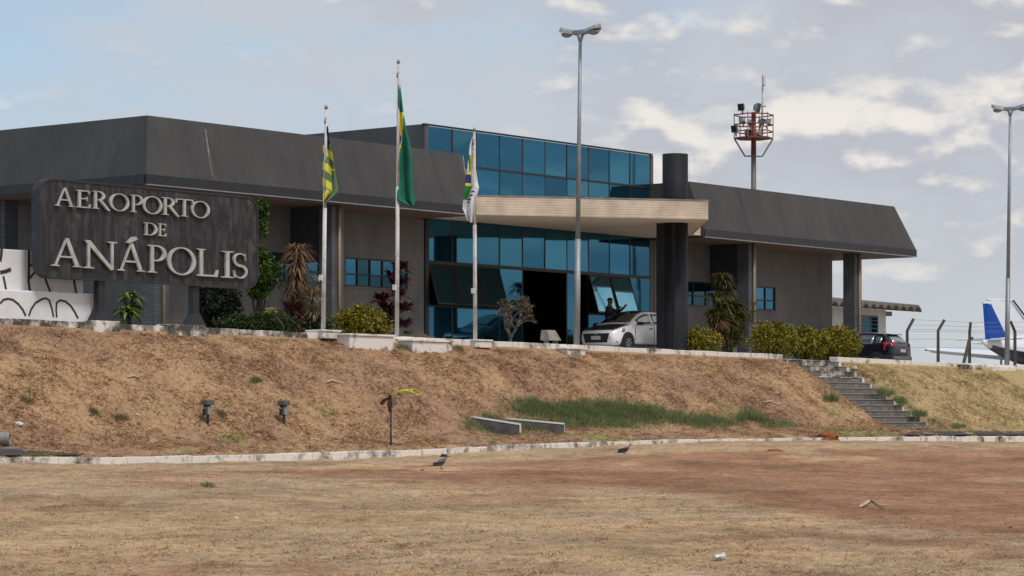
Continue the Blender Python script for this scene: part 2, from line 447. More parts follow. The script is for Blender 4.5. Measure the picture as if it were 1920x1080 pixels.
def ground_color(t, n, x, y):
    straw = np.array([.40, .285, .165]); straw2 = np.array([.36, .24, .14]); earth = np.array([.275, .153, .090])
    grey = np.array([.30, .225, .15]); olive = np.array([.33, .27, .12]); green = np.array([.15, .17, .055])
    a = np.clip(vnoise(t * .5, n * .6) + .5 + .5 * vnoise(t * 2.1, n * 2.3), 0, 1)[..., None]
    c = straw * a + straw2 * (1 - a)
    on_bank = ((n > 8.9) & (n < 15))[..., None]
    reds = np.clip(.50 + 1.4 * vnoise(t * .8 + 40, n * .9) + .7 * vnoise(t * 3.1, n * 2.7), 0, 1)[..., None]
    bankc = np.array([.345, .228, .132]) * (1 - reds) + np.array([.268, .168, .106]) * reds
    right = sstep((t - 9.5) / 1.5)[..., None]
    bankc = bankc * (1 - right) + (np.array([.335, .26, .13]) * (1 - .35 * reds) + .35 * reds * straw2) * right
    g = np.clip((vnoise(t * .7 + 11, n * .9 + 2) - .22) * 5, 0, .5)[..., None] * sstep((n - 11.5) / 1.5)[..., None]
    bankc = bankc * (1 - g) + green * 1.4 * g
    gg = np.clip(.5 + 2.2 * vnoise(t * .3 + 70, n * .5), 0, 1)[..., None]
    c = c * (1 - .55 * gg) + grey * .55 * gg
    m = soil_mask(t, n, x, y)[..., None]
    c = c * (1 - m) + earth * m
    st = vnoise(x * .7 + 3, y * .45) * .55 + vnoise(x * 2.3, y * 1.3 + 8) * .45 + vnoise(x * 6.1 + 2, y * 3.2) * .4
    c = c * (1 + st[..., None] * np.array([.75, .78, .80]))
    ye = np.clip((vnoise(x * .5 + 31, y * .33 + 4) + .5 * vnoise(x * 1.9, y * 1.1 + 13) - .16) * 4, 0, .45)[..., None]
    ye = ye * (1 - .85 * m)
    c = c * (1 - ye) + np.array([.44, .32, .19]) * ye
    c = np.where(on_bank, bankc, c)
    c = np.where((n <= 8.9)[..., None], np.array([.28, .24, .19]), c)
    return c * np.array([1.17, 1.14, 1.16])
far = [-2500, -1200, -600, -300, -170, -110, -80]
ts = np.array(far + list(np.arange(-62, 22, .15)) + [22.5, 24, 26, 28, 30, 34, 40, 50, 70, 110, 180, 320, 700, 1400, 2500.])
ns = np.array([-2500, -1200, -500, -200, -90, -40, -20, -8.01, -7.99, -3, 0, 3, 5, 7, 8.6, 8.9, 9.05] + list(np.arange(9.2, 14.9, .13)) +
              [14.95, 15.06, 15.12] + list(np.arange(15.3, 30, .18)) + list(np.arange(30, 47, .3)) + [48, 50, 53, 57, 62, 70, 90, 130, 220, 500, 1200, 2500.])
TT, NN = np.meshgrid(ts, ns, indexing='ij')
ZZ = terrain(TT, NN)
XX = W0X + UX * TT + NX * NN; YY = W0Y + UY * TT + NY * NN
nt_, nn_ = TT.shape
idx = np.arange(nt_ * nn_).reshape(nt_, nn_)
quads = np.stack([idx[:-1, :-1], idx[:-1, 1:], idx[1:, 1:], idx[1:, :-1]], -1).reshape(-1, 4)
stair0, stair1 = 7.9, 11.45
gm = bpy.data.meshes.new('ground')
gm.vertices.add(nt_ * nn_)
# the steps are cut into the bank
cut = (TT > stair0 - .05) & (TT < stair1 + .05) & (NN > 8.9) & (NN < 13.6)
lin = (edge_top(TT) - .17) + (ktop(TT) + .22 - (edge_top(TT) - .17)) * np.clip((NN - 9.0) / 3.95, 0, 1) - .32
ZZ = np.where(cut, np.minimum(ZZ, lin), ZZ)
gm.vertices.foreach_set('co', np.stack([XX, YY, ZZ + EYE], -1).astype(np.float32).ravel())
gm.loops.add(len(quads) * 4); gm.loops.foreach_set('vertex_index', quads.astype(np.int32).ravel())
gm.polygons.add(len(quads)); gm.polygons.foreach_set('loop_start', np.arange(0, len(quads) * 4, 4, dtype=np.int32))
gm.update(calc_edges=True)
gm.polygons.foreach_set('use_smooth', np.ones(len(quads), bool))
gc = ground_color(TT, NN, XX, YY)
color_layer(gm, np.concatenate([gc, np.ones(gc.shape[:2] + (1,))], -1))
gm.materials.append(M['ground'])
ground = bpy.data.objects.new('ground', gm); COL.objects.link(ground); tag(ground, kind='structure')

# paved terrace on top of the bank, and the forecourt the terminal stands on
def sheet(name, t0, t1, n0, n1, lift, m, dt=2.0, dn=1.0):
    a = np.arange(t0, t1 + .01, dt); b = np.array(sorted(set(list(np.arange(n0, n1, dn)) + [n1])))
    v = []; f = []
    for t in a:
        for n in b: v.append(W(t, n, float(terrain(t, n, False)) + lift))
    k = len(b)
    for i in range(len(a) - 1):
        for j in range(k - 1): f.append((i * k + j, i * k + j + 1, (i + 1) * k + j + 1, (i + 1) * k + j))
    return mesh_obj(name, v, f, m)
tag(sheet('terrace_pavement', -46, 60, -7.9, 8.5, .008, M['paving']), kind='structure')
# asphalt path behind the kerb at both ends
for a, b, n0, n1 in ((-40, -28.6, 14.15, 14.84), (5.8, 17, 14.2, 14.84)):
    tt = np.arange(a, b, .5); v = []; f = []
    for t in tt:
        taper = min(1, max(.12, (b - t) / 2.0)) if a < 0 else min(1, max(.12, (t - a) / 2.0))
        for n in (n1 - (n1 - n0) * taper, (n0 + 3 * n1) / 4 if taper > .9 else n1 - (n1 - n0) * taper * .5, n1):
            v.append(W(t, n, float(terrain(t, n, False)) + .05))
    for i in range(len(tt) - 1):
        for j in range(2): f.append((i * 3 + j, i * 3 + j + 1, i * 3 + 4 + j, i * 3 + 3 + j))
    tag(mesh_obj('path', v, f, M['asphalt']), kind='structure')

# kerbs of separate stones
def kerb(name, spans, n0, n1, topf, botf, m, length, jitter=.012):
    root = front_thing(name, None, None); root['kind'] = 'structure'
    for t0, t1 in spans:
        k = max(1, round((t1 - t0) / length)); L_ = (t1 - t0) / k
        for i in range(k):
            a = t0 + i * L_ + .006; b = t0 + (i + 1) * L_ - .006
            j = rnd.uniform(-jitter, jitter); jn = rnd.uniform(-jitter, jitter); w = [rnd.uniform(-.008, .008) for _ in range(4)]
            za, zb = float(topf(a)) + j, float(topf(b)) + j
            mb = MB()
            top = [(a, -n1 - jn, za + w[0]), (b, -n1 - jn, zb + w[1]), (b, -n0 - jn, zb + w[2]), (a, -n0 - jn, za + w[3])]
            bot = [(x, y, float(botf(x))) for x, y, z in top]
            mb.add(bot + top, [(0, 3, 2, 1), (4, 5, 6, 7), (0, 1, 5, 4), (1, 2, 6, 5), (2, 3, 7, 6), (3, 0, 4, 7)])
            o = mb.build('kerb_stone', m if not callable(m) else m(a), root, fix=False); bevel(o, .012, 2)
    return root
kerb('field_kerb', [(-46, 20)], 14.88, 15.06, lambda t: ktop(t) + .0, lambda t: kbase(t) - .25, lambda a: M['white_worn'] if a > -31 else M['white_dirty'], 1.0)
kerb('terrace_kerb', [(-46, stair0), (stair1, 40)], 8.72, 9.08, lambda t: edge_top(t) + .01, lambda t: edge_top(t) - .6, lambda a: M['white_dirty'] if a < -16 else M['white_wash'], 1.3, .01)

# ------------------------------------------------------------------ the terminal
B = front_thing('terminal_building', 'long grey airport terminal with dark sloped roof edge and blue mirror glass entrance', 'building')
ZB, ZS, ZE0, ZE1, ZR = 2.2, 6.70, 6.74, 7.02, 8.81       # base, soffit, eave strip, roof top
NE, NT = 2.4, 1.74                                       # eave edge, top edge of the sloped roof sheets
TL, TLT = -15.32, -14.66
# walls, with openings for the strip windows
def wall_with_windows(t0, t1, wins, n0=-.25, n1=0.0, z1=ZS):
    wins = sorted(wins); cur = t0
    for a, b, za, zb in wins:
        tnbox('wall', cur, a, n0, n1, ZB, z1, M['wall'], B)
        tnbox('wall', a, b, n0, n1, ZB, za, M['wall'], B)
        tnbox('wall', a, b, n0, n1, zb, z1, M['wall'], B)
        cur = b
    tnbox('wall', cur, t1, n0, n1, ZB, z1, M['wall'], B)
def strip_window(a, b, za, zb, cols, rows=2, dark=()):
    w = bpy.data.objects.new('window', None); COL.objects.link(w); w.parent = B
    fw = .05
    fr = MB()
    fr.box(a, b, .02, .12, za, za + fw); fr.box(a, b, .02, .12, zb - fw, zb)
    for i in range(cols + 1):
        x = a + (b - a) * i / cols
        x0 = min(max(x - fw / 2, a), b - fw)
        fr.box(x0, x0 + fw, .022, .118, za + fw, zb - fw)
    zm = za + (zb - za) * .42
    for i in range(cols):
        x0 = a + (b - a) * i / cols + fw; x1 = a + (b - a) * (i + 1) / cols - fw
        if rows == 2: fr.box(x0, x1, .024, .116, zm - .025, zm + .025)
        cells = [(za + fw, zm - .025), (zm + .025, zb - fw)] if rows == 2 else [(za + fw, zb - fw)]
        for j, (c, d) in enumerate(cells):
            boxp('pane', x0, x1, .06, .07, c, d, M['glass_dark'] if (i, j) in dark else M['glass'], w)
    fr.build('frame', M['frame'], w)
    boxp('sill', a - .05, b + .05, -.04, .0, za - .05, za, M['wall'], w)
WZ0, WZ1 = 4.32, 5.26
wins_l = [(-8.6, -5.35, WZ0, WZ1), (-4.16, -1.05, WZ0, WZ1)]
wins_r = [(14.0, 17.5, WZ0, WZ1), (20.1, 21.5, WZ0, WZ1)]
wall_with_windows(-12.9, -.22, wins_l)
wall_with_windows(13.1, 25.8, wins_r)
strip_window(*wins_l[0], 4, dark=((0, 0), (0, 1), (1, 0), (2, 0), (3, 0)))
strip_window(*wins_l[1], 5, dark=((1, 0), (1, 1), (3, 0), (2, 0), (4, 1)))
strip_window(*wins_r[0], 4, dark=tuple((i, j) for i in range(4) for j in range(2)))
strip_window(*wins_r[1], 2)
# end and rear walls
tnbox('wall', -12.9, -12.65, -14, -.255, ZB, ZS, M['wall'], B)
tnbox('wall', 25.55, 25.8, -14, -.255, ZB, ZS, M['wall'], B)
tnbox('wall', -12.9, 25.8, -14.25, -14.0, ZB, ZS, M['wall'], B)
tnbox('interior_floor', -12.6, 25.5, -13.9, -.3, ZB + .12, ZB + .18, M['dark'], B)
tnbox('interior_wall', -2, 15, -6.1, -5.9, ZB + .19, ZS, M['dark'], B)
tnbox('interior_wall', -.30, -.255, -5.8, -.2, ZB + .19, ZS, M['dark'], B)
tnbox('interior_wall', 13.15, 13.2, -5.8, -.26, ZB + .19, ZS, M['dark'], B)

# roof: flat decks behind sloping sheets, in panels
def roof(t0, t1, hip0, hip1, left_side):
    """t0..t1 along the eave; hip: sheet runs round that end"""
    a0 = t0 + (NE - NT if hip0 else 0); a1 = t1 - (NE - NT if hip1 else 0)
    k = round((t1 - t0) / 1.55)
    for i in range(k):
        f0, f1 = i / k, (i + 1) / k
        g = .0015
        e0, e1 = t0 + (t1 - t0) * f0 + (g if i else 0), t0 + (t1 - t0) * f1 - (g if i < k - 1 else 0)
        b0, b1 = max(e0, a0), min(e1, a1)
        if i == 0: b0 = a0
        if i == k - 1: b1 = a1
        d = rnd.uniform(-.006, .006)
        mb = MB()
        o_ = [(e0, -NE - d, ZE1), (e1, -NE - d, ZE1), (b1, -NT - d, ZR), (b0, -NT - d, ZR)]
        i_ = [(x, y + .05, z) for x, y, z in o_]
        mb.add(o_ + i_, [(0, 1, 2, 3), (7, 6, 5, 4), (0, 4, 5, 1), (1, 5, 6, 2), (2, 6, 7, 3), (3, 7, 4, 0)])
        mb.build('roof_panel', M['fascia'], B)
    boxp('eave_trim', t0, t1, -NE - .03, -NE + .08, ZE0, ZE1 - .003, M['trim'], B)
    tnbox('drip_lip', t0, t1, NE - .06, NE + .045, ZE0 - .03, ZE0 - .002, M['steel'], B)
    nb = -16.4
    tnbox('roof_deck', a0 + .06, a1 - .06, nb + .66, NT - .06, ZR - .14, ZR - .02, M['fascia'], B)
    tnbox('soffit', t0 + .06, t1 - .06, nb, NE - .1, ZS, ZE0 + .02, M['soffit'], B)
    for (tt, sgn, hip) in ((t0, -1, hip0), (t1, 1, hip1)):
        if hip:
            m_ = round((NE - nb) / 1.55)
            for i in range(m_):
                n0 = NE - (NE - nb) * i / m_ - (.0015 if i else 0); n1 = NE - (NE - nb) * (i + 1) / m_ + .0015
                top0 = min(n0, NT) if i == 0 else n0
                if i == 0: top0 = NT
                x_in = tt - sgn * (NE - NT)
                d = rnd.uniform(-.006, .006)
                o_ = [(tt + d, -n0, ZE1), (tt + d, -n1, ZE1), (x_in + d, -n1, ZR), (x_in + d, -top0, ZR)]
                i_ = [(x - sgn * .05, y, z) for x, y, z in o_]
                if i == 0: i_ = [(x, y + .05, z) for x, y, z in i_]
                mb = MB().add(o_ + i_, [(0, 1, 2, 3), (7, 6, 5, 4), (0, 4, 5, 1), (1, 5, 6, 2), (2, 6, 7, 3), (3, 7, 4, 0)])
                mb.build('roof_panel', M['fascia'], B)
            x0, x1 = sorted((tt + sgn * .03, tt - sgn * .08))
            boxp('eave_trim', x0, x1, -NE + .085, -nb, ZE0, ZE1 - .003, M['trim'], B)
        else:
            x0, x1 = sorted((tt, tt + sgn * .05))
            mb = MB()
            o_ = [(x0, -NE, ZE0), (x0, 14, ZE0), (x0, 14, ZR), (x0, -NT, ZR), (x0, -NE, ZE1)]
            i_ = [(x1, y, z) for x, y, z in o_]
            mb.add(o_ + i_, [(0, 1, 2, 3, 4), (9, 8, 7, 6, 5)] + [(i, i + 5, (i + 1) % 5 + 5, (i + 1) % 5) for i in range(5)])
            mb.build('roof_end', M['sidewall'] if sgn > 0 else M['fascia'], B)
roof(TL, -.5, True, False, True)
roof(12.95, 28.5, False, True, False)
# a pale patched seam on the left roof and a few scuffs
t_, z_ = tz(385, 240, NT); 
for (pa, pb, w) in (((384, 242), (391, 292), .05), ((391, 292), (399, 335), .025), ((867, 292), (872, 330), .06)):
    def on_sheet(px, py):
        f = (py - 215 - .123 * (px - 275)) / 111.0
        n = NT + (NE - NT) * f + .012
        t, z = tz(px, py, n); return t, n, z
    a, b = on_sheet(*pa), on_sheet(*pb)
    mesh_obj('patched_seam', [(a[0], -a[1], a[2]), (a[0] + w, -a[1], a[2]), (b[0] + w, -b[1], b[2]), (b[0], -b[1], b[2])], [(0, 1, 2, 3)], M['concrete'], B)
# pillars with their drain pipes and the deep beams behind them
for i, t in enumerate((-14.2, -6.6, 17.0, 24.75)):
    w = .275
    p = tnbox('pillar', t - w, t + w, 1.6 - w, 1.6 + w, ZB - .3, ZS - .002, M['pillar'], B, .012)
    q = MB().tube([(t + .02, -1.6 - w - .05, ZB - .3), (t + .02, -1.6 - w - .05, ZS - .01)], .055, 8).build('drain_pipe', M['pipe'], p, True)
    if i in (1, 2):
        tnbox('beam', t - .17, t + .17, .003, 1.6 - w - .003, 4.95, ZS - .003, M['beam'], B)
for n in (-5.0, -11.6):
    w = .275
    p = tnbox('pillar', -14.2 - w, -14.2 + w, n - w, n + w, ZB - .3, ZS - .002, M['pillar'], B, .012)
    MB().tube([(-14.2 - w - .05, -n, ZB - .3), (-14.2 - w - .05, -n, ZS - .01)], .055, 8).build('drain_pipe', M['pipe'], p, True)

# glazed entrance block
GT, GW = 9.9, 12.9
NP = 10
cw = GW / NP
R1, R2, R3 = 3.83, 5.29, 6.80
tnbox('block_side_wall', -.22, -.03, -9, 0.03, ZS + .05, GT + .03, M['sidewall'], B)
tnbox('block_side_wall', GW + .03, GW + .2, -9, -.02, ZS + .05, GT, M['sidewall'], B)
tnbox('block_rear_wall', -.2, GW + .2, -9.2, -9.003, ZS + .05, GT, M['sidewall'], B)
tnbox('block_roof', -.2, GW + .2, -9, -.08, GT - .1, GT - .01, M['sidewall'], B)
tnbox('coping', -.25, GW + .06, -.07, .05, GT + .0, GT + .05, M['frame'], B)
tnbox('jamb', -.215, -.02, -.2, .06, ZB, ZS, M['frame'], B)
tnbox('jamb', GW - .02, GW + .17, -.2, -.003, ZB, ZS, M['wall'], B)
def pane(t0, t1, z0, z1, m, tilt=0.0, n=-.02, name='pane'):
    """tilt: how far the lower edge of a top-hung light stands out"""
    d = .012
    yo = -n
    ny_, nz_ = d * math.cos(math.atan2(tilt, z1 - z0)), d * math.sin(math.atan2(tilt, z1 - z0))
    j1, j2 = (rnd.uniform(-.009, .009), rnd.uniform(-.006, .006)) if not tilt else (0, 0)
    o_ = [(t0, yo - tilt - j1, z0), (t1, yo - tilt - j1 - j2, z0), (t1, yo - j2, z1), (t0, yo, z1)]
    i_ = [(x, y + ny_, z - nz_) for x, y, z in o_]
    return MB().add(o_ + i_, [(0, 1, 2, 3), (7, 6, 5, 4), (0, 4, 5, 1), (1, 5, 6, 2), (2, 6, 7, 3), (3, 7, 4, 0)]).build(name, m, B)
def frame_of(p, t0, t1, z0, z1, tilt, w=.05):
    mb = MB()
    H = z1 - z0
    def bar(a, b, c, d):      # a..b along t, c..d as share of the height from the bottom
        y = lambda f: .02 - tilt * (1 - f)
        v = []
        for off in (-.012, .03):
            v += [(a, y(c) + off, z0 + H * c), (b, y(c) + off, z0 + H * c), (b, y(d) + off, z0 + H * d), (a, y(d) + off, z0 + H * d)]
        mb.add(v, [(0, 1, 2, 3), (7, 6, 5, 4), (0, 4, 5, 1), (1, 5, 6, 2), (2, 6, 7, 3), (3, 7, 4, 0)])
    bar(t0, t0 + w, 0, 1); bar(t1 - w, t1, 0, 1); bar(t0 + w, t1 - w, 0, w / H); bar(t0 + w, t1 - w, 1 - w / H, 1)
    return mb.build('sash', M['frame'], p)
for i in range(NP):
    a, b = i * cw + .03, (i + 1) * cw - .03
    pane(a, b, 8.70, GT - .02, M['glass'])
    pane(a, b, 7.3, 8.62, M['glass'])
    pane(a, b, R2 + .06, R3, M['glass'])
    if i < 4:
        tl = .43 if i < 3 else 0
        p = pane(a, b, R1 + .03, R2 - .05, M['glass_dark'] if i < 3 else M['glass'], tl)  # open lights: the darker tint paints in the reflected canopy soffit
        if tl: frame_of(p, a, b, R1 + .03, R2 - .05, tl)
        pane(a, b, ZB + .15, R1 - .05, M['glass'])
    elif i in (4, 5):
        pass                                              # the entrance stands open
    elif i == 6:
        pane(a, a + .62, ZB + .15, R2 - .05, M['glass'])
    elif i in (7, 8):
        p = pane(a, b, R1 + .03, R2 - .05, M['glass_bright_refl'], .43 if i == 7 else .47); frame_of(p, a, b, R1 + .03, R2 - .05, .43 if i == 7 else .47)
        pane(a, b, ZB + .15, R1 - .05, M['glass'])
    else:
        pane(a, b, R1 + .03, R2 - .05, M['glass']); pane(a, b, ZB + .15, R1 - .05, M['glass'])
for i in range(1, NP):
    t = i * cw
    tnbox('mullion', t - .028, t + .028, -.1, -.012, 7.0, GT - .11, M['frame'], B)
    tnbox('mullion', t - .028, t + .028, -.1, -.012, R2 + .05, R3 + .1, M['frame'], B)
    if i not in (5,): tnbox('mullion', t - .03, t + .03, -.1, -.014, ZB, R2 - .055, M['frame'], B)
tnbox('transom', -.02, GW, -.12, 0.015, R2 - .055, R2 + .055, M['frame'], B)
tnbox('transom', -.02, GW, -.12, 0.008, 8.625, 8.695, M['frame'], B)
tnbox('transom', -.02, 4 * cw, -.11, 0.006, R1 - .045, R1 + .025, M['frame'], B)
tnbox('transom', 7 * cw, GW, -.11, 0.006, R1 - .045, R1 + .025, M['frame'], B)
tnbox('entrance_step', 7.0, 12.8, .51, 1.95, ZB - .1, ZB + .30, M['concrete'], B)
tnbox('threshold', -.02, GW, -.15, .5, ZB - .1, ZB + .145, M['concrete'], B)

# the skewed entrance canopy and its round column
CZ0, CZ1 = 6.78, 7.40
cf = [(-1.3, 1.12), (6.46, 7.0), (12.4, 2.27), (13.4, 2.27), (13.4, 1.9), (12.86, .01), (-.0, .01), (-1.3, .9)]
def slab(name, pts, z0, z1, m):
    mb = MB(); k = len(pts)
    v = [(t, -n, z0) for t, n in pts] + [(t, -n, z1) for t, n in pts]
    mb.add(v, [tuple(range(k)), tuple(range(2 * k - 1, k - 1, -1))] + [(i, i + k, (i + 1) % k + k, (i + 1) % k) for i in range(k)])
    return mb.build(name, m, B)
can = slab('canopy', cf, CZ0, CZ1, M['canopy'])
inset = [(-1.0, 1.1), (6.42, 6.85), (12.3, 2.2), (12.7, .05), (.05, .05), (-1.0, .9)]
slab('canopy_soffit', inset, CZ0 - .012, CZ0 - .003, M['canopy_soffit'])
slab('canopy_coping', [(-1.3, 1.14), (6.47, 7.03), (6.55, 6.9), (-1.2, 1.0)], CZ1, CZ1 + .045, M['concrete'])
for i in range(16):
    f = rnd.random(); t = -.6 + f * 7; n = 1.66 + f * (7.0 - 1.66)
    n = np.interp(t, [-1.3, 6.46], [1.12, 7.0]) - rnd.uniform(.05, .3)
    tnbox('coping_stain', t, t + rnd.uniform(.1, .35), n - .06, n + .03, CZ1 + .046, CZ1 + .075, M['frame'], B)
ct, cn = tn_of(.0612 * 92.4, 92.4)
def column(rad, z0, z1):
    seg = 40; me = bpy.data.meshes.new('round_column'); bm = bmesh.new(); uvl = bm.loops.layers.uv.new('UVMap')
    rings = [[bm.verts.new((ct + rad * math.cos(2 * math.pi * k / seg), -cn + rad * math.sin(2 * math.pi * k / seg), z)) for k in range(seg)] for z in (z0, z1)]
    for k in range(seg):
        f = bm.faces.new((rings[0][k], rings[0][(k + 1) % seg], rings[1][(k + 1) % seg], rings[1][k])); f.smooth = True
        for lo, (uu, vv) in zip(f.loops, ((k, z0), (k + 1, z0), (k + 1, z1), (k, z1))): lo[uvl].uv = (uu * 2 * math.pi * rad / seg, vv)
    bm.faces.new(rings[1]); bm.to_mesh(me); bm.free(); me.materials.append(M['column'])
    o = bpy.data.objects.new('round_column', me); COL.objects.link(o); o.parent = B
    return o
column(.445, ZB - .4, CZ0 - .004); column(.445, CZ1 + .002, 9.16)
tnbox('column_fin', ct - .42, ct - .1, cn - .5, cn + .25, ZB - .4, CZ0 - .016, M['column'], B)

# ------------------------------------------------------------------ the airport sign
SN = 8.7
def sgn_pt(px, py): return tz(px, py, SN)
sl, zt0 = sgn_pt(76, 333); sr, zt1 = sgn_pt(484, 371)
_, zb0 = sgn_pt(80, 517); _, zb1 = sgn_pt(470, 543)
zt, zb_ = (zt0 + zt1) / 2, (zb0 + zb1) / 2
sc_t = (sl + sr) / 2
S = front_thing('airport_sign', 'weathered black sign with raised pale letters AEROPORTO DE ANÁPOLIS', 'sign', t=sc_t, n=SN, z=float(edge_top(sc_t)))
sz0 = float(edge_top(sc_t))
def rounded(x0, x1, z0, z1, r, k=8):
    out = []
    for cx, cz, a0 in ((x1 - r, z1 - r, 0), (x0 + r, z1 - r, 90), (x0 + r, z0 + r, 180), (x1 - r, z0 + r, 270)):
        for i in range(k + 1):
            a = R(a0 + 90 * i / k); out.append((cx + r * math.cos(a), cz + r * math.sin(a)))
    return out
X0, X1, Z0, Z1 = sl - sc_t, sr - sc_t, zb_ - sz0, zt - sz0
fn = lambda a, b, d: (a, d, b)
bevel(MB().prism(rounded(X0, X1, Z0, Z1, .40), .015, .30, fn).build('board', M['sign'], S), .012)
rim_o, rim_i = rounded(X0 - .012, X1 + .012, Z0 - .012, Z1 + .012, .41), rounded(X0 + .035, X1 - .035, Z0 + .035, Z1 - .035, .365)
mb = MB(); k = len(rim_o)
mb.loft([[fn(a, b, .32) for a, b in rim_o], [fn(a, b, -.004) for a, b in rim_o], [fn(a, b, -.004) for a, b in rim_i], [fn(a, b, .02) for a, b in rim_i]], cap=False)
mb.build('rim', M['sign_rim'], S)
for px in (195, 372):
    t, _ = at_n(px, SN); x = t - sc_t
    p = boxp('post', x - .11, x + .11, .08, .26, -.02, Z0 + .05, M['trim'], S)
    MB().add([(x - .36, .0, -.05), (x + .36, .0, -.05), (x + .36, .34, -.05), (x - .36, .34, -.05), (x - .125, .06, .38), (x + .125, .06, .38), (x + .125, .28, .38), (x - .125, .28, .38)],
             [(0, 3, 2, 1), (4, 5, 6, 7), (0, 1, 5, 4), (1, 2, 6, 5), (2, 3, 7, 6), (3, 0, 4, 7)]).build('post_foot', M['trim'], p)

# roman capitals as outlines in a unit box (x 0..1, z 0..1), several closed pieces each
def arc(cx, cz, rx, rz, a0, a1, k=18):
    return [(cx + rx * math.cos(R(a0 + (a1 - a0) * i / k)), cz + rz * math.sin(R(a0 + (a1 - a0) * i / k))) for i in range(k + 1)]
def ring(cx, cz, rx, rz, tx, tzk, a0=0, a1=360, k=28):
    """crescent stroke: pairs of outer and inner points"""
    return ('strip', arc(cx, cz, rx, rz, a0, a1, k), arc(cx, cz, rx - tx, rz - tzk, a0, a1, k))
def serif(cx, z, w, up=True, h=.035):
    s = 1 if up else -1
    return ('poly', [(cx - w / 2, z), (cx + w / 2, z), (cx + w / 2, z + s * h * .7), (cx + w * .22, z + s * h * 1.5), (cx - w * .22, z + s * h * 1.5), (cx - w / 2, z + s * h * .7)])
def bar(x0, z0, x1, z1, w):            # a slanting stroke of horizontal width w
    return ('poly', [(x0 - w / 2, z0), (x0 + w / 2, z0), (x1 + w / 2, z1), (x1 - w / 2, z1)])
def stem(x, w=.15): return [('poly', [(x - w / 2, 0), (x + w / 2, 0), (x + w / 2, 1), (x - w / 2, 1)])]
GLY = {
 'A': [bar(.13, 0, .50, 1, .055), bar(.86, 0, .50, 1, .13), ('poly', [(.25, .31), (.76, .31), (.74, .37), (.27, .37)]), serif(.13, 0, .27), serif(.86, 0, .30)],
 'E': stem(.24, .165) + [('poly', [(.05, 0), (.95, 0), (1, .22), (.93, .22), (.86, .07), (.05, .06)]), ('poly', [(.05, 1), (.90, 1), (.93, .80), (.86, .80), (.80, .93), (.05, .94)]), ('poly', [(.3, .49), (.74, .49), (.74, .55), (.3, .55)]), ('poly', [(.70, .40), (.76, .40), (.76, .64), (.70, .64)])],
 'R': stem(.2, .14) + [serif(.2, 0, .38), ('poly', [(.03, 1), (.3, 1), (.3, .95), (.03, .95)]), ring(.36, .74, .36, .26, .15, .05, -90, 90), ('poly', [(.2, .95), (.38, .95), (.38, 1), (.2, 1)]), ('poly', [(.2, .48), (.38, .48), (.38, .53), (.2, .53)]), ('poly', [(.36, .5), (.54, .5), (1.0, -.06), (.86, -.06)])],
 'O': [ring(.5, .5, .5, .53, .125, .05)],
 'P': stem(.24, .165) + [serif(.24, 0, .46), ('poly', [(.03, 1), (.3, 1), (.3, .95), (.03, .95)]), ring(.46, .71, .50, .29, .19, .05, -90, 90), ('poly', [(.2, .95), (.48, .95), (.48, 1), (.2, 1)]), ('poly', [(.3, .42), (.48, .42), (.48, .47), (.3, .47)])],
 'T': stem(.5, .135) + [serif(.5, 0, .40), ('poly', [(.02, .94), (.98, .94), (.98, 1), (.02, 1)]), ('poly', [(.0, .76), (.06, .76), (.10, 1), (.02, 1)]), ('poly', [(1, .76), (.94, .76), (.90, 1), (.98, 1)])],
 'D': stem(.2, .14) + [('poly', [(.02, 0), (.45, 0), (.45, .055), (.02, .055)]), ('poly', [(.02, .945), (.45, .945), (.45, 1), (.02, 1)]), ring(.44, .5, .54, .5, .17, .055, -90, 90)],
 'N': [bar(.18, 0, .18, 1, .07), bar(.86, 0, .86, 1, .07), ('poly', [(.05, 1), (.22, 1), (.90, 0), (.82, -.03)]), serif(.18, 0, .30), serif(.86, 1, .28, False)],
 'L': stem(.22, .15) + [('poly', [(.03, 0), (.95, 0), (1, .26), (.93, .26), (.84, .07), (.03, .06)]), serif(.22, 1, .40, False)],
 'I': stem(.5, .27) + [serif(.5, 0, .9), serif(.5, 1, .9, False)],
}
def s_curve():
    pts = arc(.5, .74, .40, .24, 35, 270, 16) + arc(.5, .26, .42, .24, 90, -150, 16)
    o, i_ = [], []
    for j, (x, z) in enumerate(pts):
        a = pts[max(j - 1, 0)]; b = pts[min(j + 1, len(pts) - 1)]
        dx, dz = b[0] - a[0], b[1] - a[1]; l = math.hypot(dx, dz) or 1
        f = j / (len(pts) - 1); w = .03 + .058 * math.sin(math.pi * f) ** 1.5
        o.append((x - dz / l * w, z + dx / l * w * .6)); i_.append((x + dz / l * w, z - dx / l * w * .6))
    return ('strip', o, i_)
GLY['S'] = [s_curve(), ('poly', [(.78, .98), (.84, .98), (.88, .72), (.82, .72)]), ('poly', [(.06, .30), (.12, .30), (.2, .03), (.08, .03)])]
